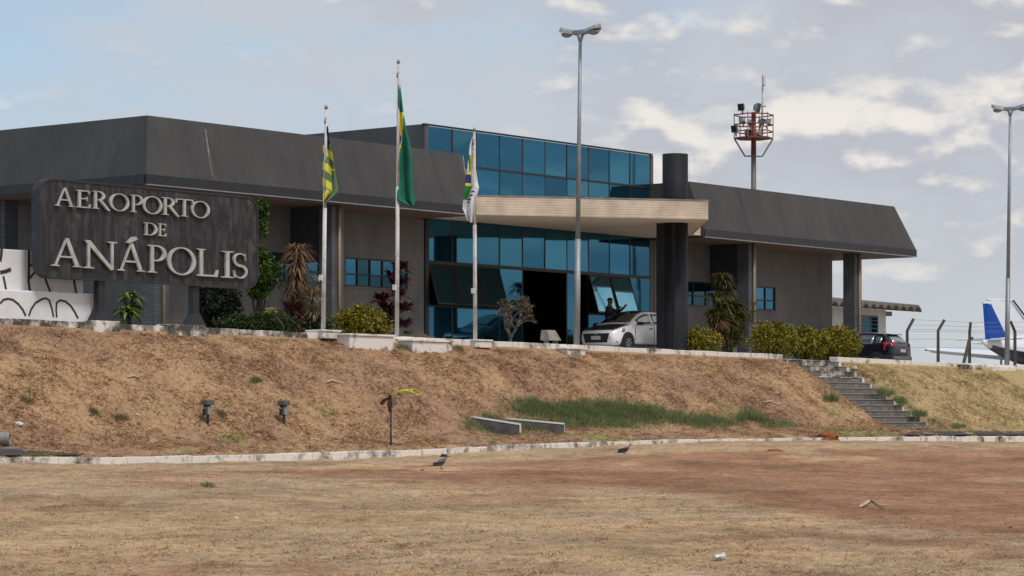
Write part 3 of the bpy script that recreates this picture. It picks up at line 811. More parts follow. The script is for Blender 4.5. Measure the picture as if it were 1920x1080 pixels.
def letter(ch, l, r, top, base_l, base_r, accent=None):
    x0, zb0 = sgn_pt(l, base_l); x1, zb1 = sgn_pt(r, base_r)
    _, ztp = sgn_pt((l + r) / 2, top); zb = (zb0 + zb1) / 2
    X = lambda u: x0 + (x1 - x0) * u - sc_t
    Z = lambda v: zb + (ztp - zb) * v - sz0
    mb = MB()
    for j, g in enumerate(GLY[ch]):
        d0, d1 = -.06 - .0012 * j, -.004 + .0012 * j
        if g[0] == 'poly':
            mb.prism([(X(a), Z(b)) for a, b in g[1]], d0, d1, fn)
        else:
            o, i_ = g[1], g[2]
            rings = [[fn(X(a[0]), Z(a[1]), d0), fn(X(b[0]), Z(b[1]), d0), fn(X(b[0]), Z(b[1]), d1), fn(X(a[0]), Z(a[1]), d1)] for a, b in zip(o, i_)]
            mb.loft(rings, cap=True)
    if accent:
        (al, at), (ar, ab) = accent
        a0 = sgn_pt(al, ab); a1 = sgn_pt(ar, at)
        p = [(a0[0] - sc_t, a0[1] - sz0), (a0[0] + .06 - sc_t, a0[1] - .02 - sz0), (a1[0] - sc_t, a1[1] - .07 - sz0), (a1[0] - .06 - sc_t, a1[1] - sz0), (a1[0] - .16 - sc_t, a1[1] - .01 - sz0)]
        mb.prism(p, -.09, -.004, fn)
    o = mb.build('letter', M['letter'], S)
for a in (('A', 101, 137, 352, 386, 388), ('E', 140, 168, 357, 389, 390.5), ('R', 170, 204, 359, 391, 393.5), ('O', 203, 240, 364, 394, 396.5), ('P', 242, 267, 366, 397.5, 399), ('O', 265, 302, 369, 399.5, 402),
          ('R', 301, 334, 371, 402.5, 405), ('T', 327, 360, 373.5, 405, 407), ('O', 356, 391, 378, 407, 409.5),
          ('D', 267, 293, 418, 441, 442), ('E', 294, 310, 419.5, 442.5, 443.5),
          ('A', 94, 151, 447, 498, 502), ('N', 152, 217, 452, 502, 506.5), ('A', 218, 269, 456, 507, 510, ((235, 444), (254, 455))), ('P', 274, 311, 460, 510.5, 513), ('O', 311, 365, 465, 513, 516.5),
          ('L', 366, 407, 467.5, 517, 520), ('I', 411, 437, 471, 520, 522), ('S', 434, 462, 475, 521, 523)):
    letter(*a)

# ------------------------------------------------------------------ white bench wall with scrawled lines
BN = 8.3
bl, _ = at_n(-60, BN); br, _ = at_n(181, BN)
bz = float(edge_top(br)) - .1
bench = front_thing('painted_wall_bench', 'white concrete wall bench scrawled with black lines, left of the sign', 'bench', t=br, n=BN, z=bz)
_, h_seat = tz(175, 551, BN); _, h_back = tz(100, 470, BN)
hs, hb = h_seat - bz, h_back - bz
boxp('seat_block', bl - br, 0, 0, .75, -.25, hs, M['white'], bench, .03)
boxp('backrest', bl - br, -.03, .45, .62, hs + .002, hb, M['white'], bench, .02)
def scrawl(pts, n, w=.05, lean=0):
    P = []
    for px, py in pts:
        t, z = tz(px, py, n); P.append((t - br, z - bz))
    y = (BN - n) - .012
    mb = MB(); rings = []
    for i, (a, b) in enumerate(P):
        q = P[min(i + 1, len(P) - 1)]; p_ = P[max(i - 1, 0)]
        dx, dz = q[0] - p_[0], q[1] - p_[1]; l = math.hypot(dx, dz) or 1
        ox, oz = -dz / l * w / 2, dx / l * w / 2
        rings.append([(a + ox, y, b + oz), (a - ox, y, b - oz), (a - ox, y + .008, b - oz), (a + ox, y + .008, b + oz)])
    mb.loft(rings).build('painted_line', M['black_paint'], bench)
arcpx = lambda x0, x1, yb, yt, k=9: [(x0 + (x1 - x0) * (i / k), yb - (yb - yt) * math.sin(math.pi * i / k) ** .7) for i in range(k + 1)]
scrawl([(0, 569), (6, 562), (14, 560), (24, 562), (34, 570), (42, 580), (48, 592)], BN)
scrawl([(54, 592), (58, 580), (66, 568), (78, 561), (86, 559), (92, 563), (97, 578), (100, 594)], BN)
scrawl([(106, 595), (105, 580), (106, 568), (112, 563), (122, 565), (132, 573), (140, 585), (146, 597)], BN)
BB = BN - .45
scrawl([(3, 463), (2, 478), (0, 490)], BB, .08); scrawl([(54, 468), (54, 500), (53, 527), (56, 546)], BB, .07); scrawl([(55, 498), (65, 497)], BB)
scrawl([(53, 525), (60, 516), (69, 505)], BB); scrawl([(83, 517), (88, 532), (94, 547)], BB, .06); scrawl([(138, 521), (140, 535), (143, 551)], BB, .06)
scrawl([(0, 511), (10, 509), (20, 505)], BB, .09); scrawl([(6, 518), (9, 532), (11, 543)], BB, .06)

# ------------------------------------------------------------------ the flight of steps
ST = front_thing('concrete_steps', 'flight of worn dark concrete steps cut into the grass bank', 'steps', t=(stair0 + stair1) / 2, n=9, z=0)
nst = 13; ztop = float(edge_top(9.6)) - .14
for i in range(nst):
    n0 = 8.75 + i * .315; z = ztop - i * .193
    hw = 1.72
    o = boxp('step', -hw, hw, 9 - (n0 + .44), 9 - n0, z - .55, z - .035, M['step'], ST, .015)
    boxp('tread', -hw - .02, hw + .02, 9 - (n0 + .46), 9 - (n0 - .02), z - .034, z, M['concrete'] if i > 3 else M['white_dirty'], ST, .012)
    for s in (-1, 1): boxp('painted_end', s * hw - .075 - (.012 * s), s * hw + .075 - (.012 * s), 9 - (n0 + .452), 9 - (n0 + .3), z - .20, z - .036, M['white_worn'], ST)
    if i < 3: boxp('limewash_patch', -.9 + i * .2, .9 + i * .3, 9 - (n0 + .448), 9 - (n0 + .42), z - .17, z - .036, M['white_dirty'], ST)

# ------------------------------------------------------------------ limewashed blocks along the terrace edge
def edge_block(px0, px1, py0, py1, n, depth, label, m='white_wash', cap=True, cat='plinth', group=None):
    t0, z1 = tz(px0, py0, n); t1, _ = tz(px1, py0, n); _, z0 = tz((px0 + px1) / 2, py1, n)
    T = front_thing('concrete_block', label, cat, group, (t0 + t1) / 2, n, z0)
    h = z1 - z0; w = abs(t1 - t0) / 2
    boxp('body', -w, w, 0, depth, -.3, h - .06, M[m], T, .02)
    if cap: boxp('cap', -w - .04, w + .04, -.04, depth + .03, h - .058, h, M[m], T, .012)
    return T
def flag_pole(px, top_y, base_y, plinth_px, label, plabel, lean):
    t, y = at_n(px, 8.95); zb0 = (HORIZON - base_y) * y / F; h = (base_y - top_y) * y / F
    w = (plinth_px[1] - plinth_px[0]) * y / F / 1.42 / 2
    P = front_thing('concrete_slab', plabel, 'slab', 'limewashed slabs under the flagpoles', t, 8.95, zb0)
    boxp('slab_body', -w, w, -w * .9, w * .9, -.24, -.05, M['white_wash'], P, .02)
    boxp('slab_top', -w - .03, w + .03, -w * .9 - .03, w * .9 + .03, -.049, 0, M['white_wash'], P, .012)
    T = front_thing('flagpole', label, 'flagpole', 'flagpoles on the terrace edge', t, 8.95, zb0 + .002)
    lx = lean
    MB().tube([(0, 0, 0), (lx * .55, 0, h * .55)], [.062, .055], 12).build('lower_tube', M['polepaint'], T, True)
    MB().tube([(lx * .55, 0, h * .55), (lx, 0, h)], [.048, .036], 12).build('upper_tube', M['polepaint'], T, True)
    MB().tube([(lx, 0, h), (lx, 0, h + .10)], [.055, .03], 8).build('finial', M['steel'], T, True)
    MB().tube([(lx - .10, -.05, h - .42), (lx - .10, -.05, h - .30), (lx, 0, h - .25)], .03, 6).build('pulley', M['steel'], T, True)
    MB().tube([(lx - .10, -.06, h - .4), (-.09, -.07, h * .45), (-.09, -.06, 1.1)], .008, 4).build('halyard', M['polepaint'], T)
    boxp('cleat', -.13, -.05, -.05, .05, 1.35, 1.5, M['white'], T)
    return T, h, t
fp1 = flag_pole(606, 203, 619, (575, 642), 'white flagpole nearest the sign, shorter, with yellow and green striped flag', 'wide white slab under the flagpole nearest the sign', .12)
fp2 = flag_pole(744, 118, 634, (742, 778), 'tallest white flagpole, in the middle, with the green flag', 'white slab under the tallest flagpole', .07)
fp3 = flag_pole(891, 246, 637, (858, 925), 'white flagpole in front of the glass entrance, shorter, with a white flag', 'white slab under the flagpole before the glass entrance', -.04)
edge_block(656, 738, 625, 657, 9.7, 1.0, 'large limewashed block between the first and the tallest flagpole', 'white_wash')
edge_block(774, 848, 636, 664, 9.65, .9, 'crumbling limewashed block right of the tallest flagpole', 'white_worn')
edge_block(1062, 1098, 651, 663, 9.5, .7, 'small limewashed block at the foot of the tall street lamp', 'white_worn')
edge_block(176, 226, 596, 622, 9.2, .5, 'stained broken block below the left post of the sign', 'white_dirty', False)
edge_block(318, 386, 603, 626, 9.2, .5, 'stained broken block below the right post of the sign', 'white_dirty', False)
edge_block(1800, 1842, 680, 687, 9.2, .6, 'flat grey concrete slab left of the far street lamp', 'white_dirty', False, 'slab')
edge_block(1862, 1905, 684, 692, 9.25, .6, 'flat limewashed slab at the foot of the far street lamp', 'white_worn', False, 'slab')

# ------------------------------------------------------------------ flags, hanging slack
def flag(T, h, t, px_pole, rows, paint, mats, label, ph=0.0, cols=26, sub=70):
    """rows: (py, left px, right px) down the cloth; paint(px, py) -> material index"""
    n = 8.86; y0 = at_n(px_pole, n)[1]
    ys = np.linspace(rows[0][0], rows[-1][0], sub)
    L_ = np.interp(ys, [r[0] for r in rows], [r[1] for r in rows]); R_ = np.interp(ys, [r[0] for r in rows], [r[2] for r in rows])
    base = Vector((px_pole - 960, 0, 0)) * (y0 / F); base.y = y0
    zc = EYE + (HORIZON - rows[0][0]) * y0 / F
    o = []; pix = []
    for i, py in enumerate(ys):
        f = i / (sub - 1)
        for j in range(cols):
            u = j / (cols - 1)
            px = L_[i] + (R_[i] - L_[i]) * u
            wav = math.sin(u * 9.5 + ph + f * 2.2) * .075 * (0.35 + f) + math.sin(u * 4.1 + ph * 2 - f * 5) * .05 + .03 * math.sin(f * 17 + u * 6)
            o.append(((px - px_pole) * y0 / F, -.10 + wav, -(py - rows[0][0]) * y0 / F)); pix.append((px, py))
    fs, mi = [], []
    for i in range(sub - 1):
        for j in range(cols - 1):
            q = (i * cols + j, i * cols + j + 1, (i + 1) * cols + j + 1, (i + 1) * cols + j); fs.append(q)
            cx = sum(pix[k][0] for k in q) / 4; cy = sum(pix[k][1] for k in q) / 4
            mi.append(paint(cx, cy))
    fo = mesh_obj('flag', o, fs, mats, None, True, mi)
    fo.location = (base.x, y0, zc)
    so = fo.modifiers.new('cloth', 'SOLIDIFY'); so.thickness = .012
    tag(fo, label, 'flag', 'flags on the terrace poles')
def cloth(name, c): return mat(name, c, .85, var=.18, scale=6, bump=.1, bscale=25)
fy, fg, fdg, fb, fw = cloth('flag_yellow', (.74, .68, .06)), cloth('flag_grey_green', (.13, .21, .125)), cloth('flag_green', (.010, .155, .105)), cloth('flag_blue', (.03, .035, .16)), cloth('flag_white', (.72, .72, .76))
fgm = cloth('flag_leaf_green', (.04, .22, .05))
def p_goias(x, y):
    if y < 271: return 2
    if y > 352 and x > 620 and (x - 620) * 1.0 > (375 - y) * .5: return 1
    if x > 622 and y > 320: return 1
    v = y - (x - 604) * .75
    if v > 349: v = y + (x - 604) * 1.3 - 6
    return 0 if int((v - 271) // 15.0) % 2 == 0 else 1
flag(fp1[0], fp1[1], fp1[2], 609, [(238, 610, 616), (258, 608, 618), (271, 606, 620), (285, 606, 623), (310, 606, 627), (330, 605.5, 630), (355, 605.5, 634), (362, 605.5, 633), (372, 606, 622), (380, 606.5, 614)], p_goias, [fy, fg, fb], 'slack flag of yellow and green stripes', .4)
def p_brasil(x, y):
    if 213 < y < 296 and x < 757 - max(0, (y - 240)) * .16 and x > 744:
        if 246 < y < 276 and x < 753 - abs(y - 261) * .25: return 2
        return 0
    return 1
flag(fp2[0], fp2[1], fp2[2], 747, [(150, 746, 748), (175, 746, 752), (200, 745, 755), (215, 745, 757), (240, 745.5, 761), (265, 745, 768), (300, 744.5, 773), (330, 744, 774), (360, 744, 777), (376, 745, 779), (387, 770, 776)], p_brasil, [fy, fdg, fb], 'slack dark green flag with a yellow and blue patch', 1.7)
def p_city(x, y):
    if 322 < y < 328 or 345 < y < 350:
        if x < 884: return 0
    if 328 <= y <= 345 and x < 884: return 2
    if 350 <= y < 374 and x < 886 - (y - 350) * .35: return 3
    if 292 < y < 322 and 879 < x < 884: return 3 if x < 881.5 else 0
    # a dark slanting line of lettering
    v = (x - 878) + (y - 382) * .42
    if 355 < y < 388 and abs(v) < 2.6 and int(y * .29) % 2 == 0 and x > 876: return 2
    return 1
flag(fp3[0], fp3[1], fp3[2], 886, [(258, 885, 889), (275, 881, 889.5), (300, 879, 890), (320, 875.5, 892), (345, 873, 896), (352, 872, 898), (370, 869, 893), (392, 867, 892), (402, 872, 890), (412, 876, 887), (418, 882, 885)], p_city, [fy, fw, fb, fgm], 'slack white flag with green, yellow and blue patch before the glass', 3.0, 30, 90)

# ------------------------------------------------------------------ street lamps
def street_lamp(px, base_y, top_y, label, lean, turn, AS=.74):
    n = 8.8; t, y = at_n(px, n); zb = float(edge_top(t)) - .1
    T = thing('street_lamp', label, 'street lamp', W(t, n, zb), ANG + turn, 'double headed street lamps on the terrace edge')
    h = EYE + (HORIZON - top_y) * y / F - (EYE + zb)
    dx = lean
    MB().tube([(0, 0, 0), (dx * .35, 0, h * .35)], [.10, .09], 14).build('lower_shaft', M['steel'], T, True)
    MB().tube([(dx * .35, 0, h * .35), (dx, 0, h - .12)], [.075, .05], 14).build('upper_shaft', M['steel'], T, True)
    MB().tube([(dx, 0, h - .22), (dx, 0, h)], [.05, .12], 10).build('spigot', M['steel'], T, True)
    o = boxp('cross_arm', dx - .3 * AS, dx + .3 * AS, -.09, .09, h, h + .15, M['steel'], T, .03)
    for s in (-1, 1):
        prof = [(.28, 0, .15), (.45, .015, .20), (.75, .07, .23), (.92, .11, .17), (1.0, .13, .05)]
        rings = []
        for x, z, w in prof:
            x *= AS; rings.append([(dx + s * x, -w, h + .02 + z), (dx + s * x, w, h + .02 + z), (dx + s * x, w * .8, h + .12 + z), (dx + s * x, w * .35, h + .17 + z), (dx + s * x, -w * .35, h + .17 + z), (dx + s * x, -w * .8, h + .12 + z)])
        hd = MB().loft(rings).build('lamp_head', M['steel'], T)
        bevel(hd, .015)
        rr = []
        for a in np.linspace(0, math.pi / 2, 5):
            rr.append([(dx + s * AS * (.68 + .26 * math.cos(a) * math.cos(b)), .17 * math.cos(a) * math.sin(b), h + .08 - .13 * math.sin(a) + .0) for b in np.linspace(0, 2 * math.pi, 13)[:-1]])
        MB().loft(rr).build('lamp_bowl', M['lamp_bowl'], hd, True)
M['lamp_bowl'] = mat('lamp_bowl', (.30, .28, .25), .25, var=.2)
street_lamp(1081, 645, 66, 'tall double headed street lamp in front of the glass entrance', .14, R(-88))
street_lamp(1888, 683, 208, 'double headed street lamp at the far right beside the aircraft', .13, R(-78))

# ------------------------------------------------------------------ floodlight mast behind the roof
M['rust_red'] = mat('red_oxide_steel', (.27, .075, .045), .75, c2=(.14, .05, .04), scale=4)
M['mast'] = mat('mast_steel', (.17, .155, .15), .6, metal=.2, var=.3)
FY = 118.0; fs = FY / F
fz = lambda py: (HORIZON - py) * fs
FT = thing('floodlight_mast', 'floodlight mast with red caged platform and antenna behind the right roof', 'mast', ((1413 - 960) * fs, FY, EYE + 2.2))
zz = lambda py: fz(py) - 2.2
MB().tube([(0, 0, 0), (0, 0, zz(290))], [.17, .11], 10).build('shaft', M['mast'], FT, True)
MB().tube([(0, 0, zz(290)), (0, 0, zz(210))], [.12, .10], 10).build('upper_shaft', M['rust_red'], FT, True)
RW = .88
hexp = [(RW * math.cos(R(a)), RW * math.sin(R(a))) for a in range(8, 368, 60)]
mb = MB(); mb.prism(hexp, zz(258), zz(261) + .01, lambda a, b, d: (a, b, d)); mb.build('platform', M['rust_red'], FT)
for py in (216, 234, 247):
    mb = MB()
    for i in range(6):
        a, b = hexp[i], hexp[(i + 1) % 6]
        mb.tube([(a[0], a[1], zz(py)), (b[0], b[1], zz(py))], .03, 5)
    mb.build('rail', M['rust_red'], FT)
for a, b in hexp:
    MB().tube([(a, b, zz(259)), (a, b, zz(213))], .025, 5).build('rail_post', M['steel'], FT)
    
    if hexp.index((a, b)) % 3 == 0: MB().tube([(a, b, zz(260)), (a * .45, b * .45, zz(293)), (0, 0, zz(293))], .04, 5).build('brace', M['steel'], FT)
def flood(x, y, z, yaw, w=.34):
    o = bpy.data.objects.new('floodlight', None); COL.objects.link(o); o.parent = FT; o.location = (x, y, z); o.rotation_euler = (R(12), 0, yaw)
    MB().add([(-w / 2, -.1, -w / 2), (w / 2, -.1, -w / 2), (w / 2, -.1, w / 2), (-w / 2, -.1, w / 2), (-w / 4, .12, -w / 4), (w / 4, .12, -w / 4), (w / 4, .12, w / 4), (-w / 4, .12, w / 4)],
             [(0, 1, 2, 3), (7, 6, 5, 4), (0, 4, 5, 1), (1, 5, 6, 2), (2, 6, 7, 3), (3, 7, 4, 0)]).build('housing', M['steel'], o)
    boxp('lens', -w * .42, w * .42, -.115, -.102, -w * .42, w * .42, M['frame'], o)
    boxp('bracket', -.03, .03, -.02, .02, -w * .5 - .18, -w * .5 + .03, M['rust_red'], o)
flood(-.56, -.5, zz(203), R(-35), .32); flood(.1, -.4, zz(204), R(65), .44); flood(-.84, -.35, zz(243), R(-40), .32)
for x, y, py, yw in ((-.45, .3, 224, 200), (-.1, .5, 226, 170), (.35, .2, 227, 60), (.62, -.1, 228, 100), (-.3, -.2, 250, 30), (.25, .1, 250, 140)):
    flood(x, y, zz(py), R(yw), .30)
MB().tube([(.38, .1, zz(258)), (.42, .1, zz(128))], [.05, .035], 8).build('antenna_pole', M['polepaint'], FT, True)
boxp('antenna_box', .42, .54, -.1, .2, zz(160), zz(140), M['white'], FT, .02)
boxp('antenna_arm', .30, .55, .06, .12, zz(200), zz(198), M['steel'], FT)

# ------------------------------------------------------------------ cars
M['silver'] = mat('silver_paint', (.90, .90, .92), .3, metal=.1, spec=.6)
M['canopy_reflection'] = mat('painted_canopy_reflection', (.035, .035, .037), .22, metal=.2, spec=.6)  # paints the dark canopy's reflection onto the silver car's bonnet and roof
M['navy_paint'] = mat('navy_black_paint', (.006, .008, .018), .12, spec=.7)
M['car_glass'] = mat('car_glass', (.012, .014, .016), .04, spec=.9)
M['side_glass'] = mat('side_glass', (.10, .14, .17), .06, spec=1.0)
for k_ in ('car_glass', 'side_glass'): M[k_].node_tree.nodes['Principled BSDF'].inputs['IOR'].default_value = 2.3
M['tyre'] = mat('tyre', (.018, .018, .018), .85)
M['rim'] = mat('alloy', (.45, .46, .48), .35, metal=.7)
M['plastic'] = mat('black_plastic', (.02, .02, .021), .55)
M['grey_plastic'] = mat('grey_plastic', (.10, .10, .105), .5)
M['lamp_glass'] = mat('headlamp', (.16, .17, .19), .08, metal=.5, c2=(.5, .52, .55), scale=9, lo=.45, hi=.6)
M['red_lamp'] = mat('tail_lamp', (.45, .012, .02), .15)
M['plate'] = mat('number_plate', (.48, .48, .48), .5, var=.15, scale=8)
CS = np.array([  # x, half width, sill, belt, middle of the top
 (1.96, .52, .34, .58, .60), (1.93, .66, .26, .64, .66), (1.80, .76, .20, .70, .735), (1.55, .82, .19, .77, .83), (1.2, .84, .19, .84, .93), (.9, .845, .19, .89, .99),
 (.5, .845, .19, .92, .97), (-.3, .845, .19, .945, .97), (-1.0, .845, .19, .975, .99), (-1.5, .835, .20, 1.0, 1.01), (-1.75, .80, .23, 1.0, 1.01), (-1.90, .75, .28, .96, .98), (-1.96, .66, .36, .80, .82)])
GS = np.array([  # greenhouse: x, top, half width at the top
 (1.0, .985, .72), (.75, 1.12, .68), (.45, 1.28, .63), (.22, 1.385, .60), (.05, 1.43, .585), (-.3, 1.462, .58), (-.8, 1.455, .57), (-1.2, 1.42, .56), (-1.5, 1.375, .545), (-1.62, 1.30, .56), (-1.78, 1.13, .60), (-1.88, 1.0, .64)])
def cs(x, k): return float(np.interp(-x, -CS[:, 0], CS[:, k]))
def gs(x, k): return float(np.interp(-x, -GS[:, 0], GS[:, k]))
def topz(x, y): w = gs(x, 2); return gs(x, 1) - .055 * (abs(y) / w) ** 2.2
def side(x, s):                                  # point on the side of the cabin, s from belt to roof
    b, zb = cs(x, 1) * .945, cs(x, 3); w, zt_ = gs(x, 2), gs(x, 1) - .055
    return b + (w - b) * s, zb + (max(zt_, zb) - zb) * s
def patch(fn_, us, vs_, name, m, parent):
    v = [fn_(u, w) for u in us for w in vs_]; k = len(vs_)
    f = [(i * k + j, i * k + j + 1, (i + 1) * k + j + 1, (i + 1) * k + j) for i in range(len(us) - 1) for j in range(k - 1)]
    mb = MB(); mb.add(v, f); o = mb.build(name, m, parent, True); s_ = o.modifiers.new('thick', 'SOLIDIFY'); s_.thickness = .01; s_.offset = 0
    return o
def make_car(T, paint, top_m, bonnet_m, rear_open=True):
    xs = [1.96, 1.95, 1.93, 1.88, 1.8, 1.68, 1.55, 1.35, 1.15, .95, .7, .45, .1, -.3, -.7, -1.1, -1.4, -1.6, -1.75, -1.84, -1.9, -1.94, -1.96]
    rings = []
    for x in xs:
        w, s0, b, tp = (cs(x, i) for i in (1, 2, 3, 4))
        half = [(0, s0), (w * .80, s0), (w * .95, s0 + .05), (w * .985, s0 + .16), (w, s0 + (b - s0) * .48), (w * .985, s0 + (b - s0) * .68), (w * .972, b - .07), (w * .945, b), (w * .86, b + (tp - b) * .55), (w * .5, b + (tp - b) * .92)]
        ring_ = [(x, y, z) for y, z in half] + [(x, 0, tp)] + [(x, -y, z) for y, z in half[:0:-1]]
        rings.append(ring_)
    MB().loft(rings).build('body', paint, T, True)
    rings = []
    for x in list(np.linspace(1.0, .05, 8)) + list(np.linspace(-.15, -1.4, 8)) + [-1.5, -1.58, -1.66, -1.78, -1.88]:
        half = [(y, z) for y, z in (side(x, s) for s in (-.02, .35, .7, 1.0))]
        w = gs(x, 2)
        tops = [(w * f, topz(x, w * f)) for f in (.92, .7, .35)]
        rr = half + tops + [(0, gs(x, 1))]
        rings.append([(x, y, z) for y, z in rr] + [(x, -y, z) for y, z in rr[-2::-1]])
    cabin = MB().loft(rings).build('cabin', paint, T, True)
    patch(lambda x, f: (x, f * gs(x, 2) * .86, topz(x, f * gs(x, 2) * .86) + .012), np.linspace(.12, -1.42, 9), np.linspace(-1, 1, 7), 'roof', top_m, T)
    patch(lambda x, f: (x, f * gs(x, 2) * .90, topz(x, f * gs(x, 2) * .90) + .010), np.linspace(.93, .16, 7), np.linspace(-1, 1, 7), 'windscreen', M['car_glass'], T)
    patch(lambda x, f: (x - .006, f * gs(x, 2) * .88, topz(x, f * gs(x, 2) * .9) + .010), np.linspace(-1.52, -1.84, 5), np.linspace(-1, 1, 7), 'rear_window', M['side_glass'], T)
    patch(lambda x, f: (x, f * cs(x, 1) * .83, cs(x, 3) + (cs(x, 4) - cs(x, 3)) * (1 - abs(f) ** 2.5 * .5) + .008), np.linspace(1.80, .98, 7), np.linspace(-1, 1, 9), 'bonnet', bonnet_m, T)
    for s in (-1, 1):
        def sp(x, q): y, z = side(x, q); return (x, s * (y + .008), z)
        patch(lambda x, q: sp(x, q), np.linspace(.62, -.26, 7), (.10, .5, .88), 'front_window', M['side_glass'], T)
        patch(lambda x, q: sp(x, q), np.linspace(-.36, -1.02, 6), (.10, .5, .88), 'rear_side_window', M['side_glass'], T)
        patch(lambda x, q: sp(x, q), np.linspace(-1.10, -1.40, 4), (.16, .5, .80), 'quarter_window', M['side_glass'], T)
        for wx in (1.22, -1.24):
            ar = MB().tube([(wx, s * .60, .31), (wx, s * .848, .31)], .365, 24).build('wheel_arch', M['plastic'], T)
            wh = bpy.data.objects.new('wheel', None); COL.objects.link(wh); wh.parent = T
            MB().loft([[(wx + r * math.cos(a), s * y, .30 + r * math.sin(a)) for a in np.linspace(0, 2 * math.pi, 25)[:-1]] for r, y in ((.2, .66), (.28, .66), (.30, .69), (.30, .83), (.285, .858), (.205, .862), (.20, .84))], cap=False).build('tyre', M['tyre'], wh, True)
            mb = MB().tube([(wx, s * .74, .30), (wx, s * .845, .30)], .19, 20)
            for k in range(8):
                a = k * math.pi / 4
                mb.add([(wx + r * math.cos(a) + d * math.sin(a), s * y, .30 + r * math.sin(a) - d * math.cos(a)) for y in (.83, .866) for r, d in ((.03, -.03), (.19, -.02), (.19, .02), (.03, .03))],
                       [(0, 1, 2, 3), (7, 6, 5, 4), (0, 4, 5, 1), (1, 5, 6, 2), (2, 6, 7, 3), (3, 7, 4, 0)])
            mb.build('rim', M['rim'], wh)
        mi = MB(); mi.loft([[(.66 + a * .10, s * (.86 + .20 * f), .97 + b * .07) for a, b in ((-.6, -.7), (.8, -.8), (1, .3), (.2, 1), (-.6, .8))] for f in (0, .5, 1)])
        bevel(mi.build('mirror', paint if False else M['plastic'], T), .02)
        boxp('door_handle', -.22, -.02, s * .838, s * .866, .80, .83, M['plastic'], T, .008)
        boxp('door_seam', -.325, -.315, s * .838, s * .851, .30, .93, M['plastic'], T)
        boxp('door_seam', .80, .81, s * .838, s * .853, .40, .86, M['plastic'], T)
        boxp('sill_trim', -.85, .82, s * .815, s * .849, .20, .255, M['plastic'], T)
        # lamps wrap round the corners
        def hl(u, v):
            x = 1.86 - .46 * u; w = cs(x, 1)
            return (x + .045 - .02 * u, s * (w * (.985 - .42 * (1 - u) ** 1.6) + .022), .565 + .12 * u + (.12 + .01 * u) * v)
        patch(hl, np.linspace(0, 1, 6), (0, .5, 1), 'headlight', M['lamp_glass'], T)
        def tlp(u, v):
            x = -1.93 + .40 * u; w = cs(x, 1)
            return (x - .02, s * (w * (.985 - .16 * (1 - u)) + .016), .68 + .34 * v + .05 * u)
        patch(tlp, np.linspace(0, 1, 5), (0, .5, 1), 'tail_light', M['red_lamp'], T)
        MB().prism([(s * .50, .28), (s * .76, .30), (s * .74, .42)], 1.74, 1.90, lambda a, b, d: (d - .9 * max(0, abs(a) - .5) ** 1.5, a, b)).build('fog_lamp', M['plastic'], T)
    MB().prism([(-.56, .62), (.56, .62), (.46, .30), (-.46, .30)], 1.93, 1.985, lambda a, b, d: (d, a, b)).build('grille', M['plastic'], T)
    boxp('front_plate', 1.985, 1.995, -.20, .20, .40, .53, M['plate'], T)
    boxp('emblem', 1.975, 1.992, -.06, .06, .575, .605, M['rim'], T, .008)
    boxp('rear_bumper', -2.0, -1.80, -.72, .72, .26, .50, M['grey_plastic'], T, .05)
    boxp('rear_plate', -1.985, -1.972, -.20, .20, .66, .78, M['plate'], T)
    boxp('spoiler', -1.66, -1.45, -.50, .50, 1.365, 1.395, top_m, T, .012)
    boxp('rear_wiper', -1.83, -1.80, -.05, .32, 1.09, 1.11, M['plastic'], T)
ct_, cn_ = 5.32 + 1.96, 3.1
zc_ = float(terrain(ct_, cn_, False)) + .03
car1 = thing('parked_car', 'silver hatchback, dark canopy reflection painted on bonnet and roof, parked before the glass entrance', 'car', W(ct_, cn_, zc_), ANG + math.pi)
make_car(car1, M['silver'], M['canopy_reflection'], M['canopy_reflection'])
# the dark one stands nose to the fence, past the last pillar
k2 = (1690 - 960) / F; y2 = 107.6
t2, n2 = tn_of(k2 * y2, y2)
hd = (-NX, -NY)                                       # heading away from the field
cx2, cy2 = k2 * y2 + hd[0] * 1.9, y2 + hd[1] * 1.9
t2c, n2c = tn_of(cx2, cy2)
car2 = thing('parked_car', 'black hatchback seen from behind, right of the last pillar', 'car', W(t2c, n2c, 2.02), math.atan2(hd[1], hd[0]))
make_car(car2, M['navy_paint'], M['navy_paint'], M['navy_paint'])

# ------------------------------------------------------------------ the person behind the car
M['skin'] = mat('skin', (.16, .085, .055), .6); M['shirt'] = mat('dark_jacket', (.012, .013, .017), .8, var=.3, scale=8)
M['trousers'] = mat('dark_trousers', (.02, .02, .024), .85); M['hair'] = mat('hair', (.008, .007, .006), .7)
pt, _ = at_n(1142, 1.55); pz = ZB + .302
PR = thing('person', 'person in a dark jacket standing behind the silver car, arm on its roof', 'person', W(pt, 1.55, pz), ANG)
def skinned(name, nodes, edges, mfun, mats, parent, sub=2):
    me = bpy.data.meshes.new(name); me.from_pydata([n[:3] for n in nodes], edges, [])
    o = bpy.data.objects.new(name, me); COL.objects.link(o)
    sk = o.modifiers.new('skin', 'SKIN'); sk.use_smooth_shade = True
    for i, n in enumerate(nodes):
        me.skin_vertices[0].data[i].radius = (n[3], n[4] if len(n) > 4 else n[3])
    me.skin_vertices[0].data[0].use_root = True
    ss = o.modifiers.new('sub', 'SUBSURF'); ss.levels = sub; ss.render_levels = sub
    dg = bpy.context.evaluated_depsgraph_get(); dg.update()
    nm = bpy.data.meshes.new_from_object(o.evaluated_get(dg))
    bpy.data.objects.remove(o)
    for m in mats: nm.materials.append(m)
    for p in nm.polygons: p.material_index = mfun(p.center); p.use_smooth = True
    q = bpy.data.objects.new(name, nm); COL.objects.link(q); q.parent = parent
    return q
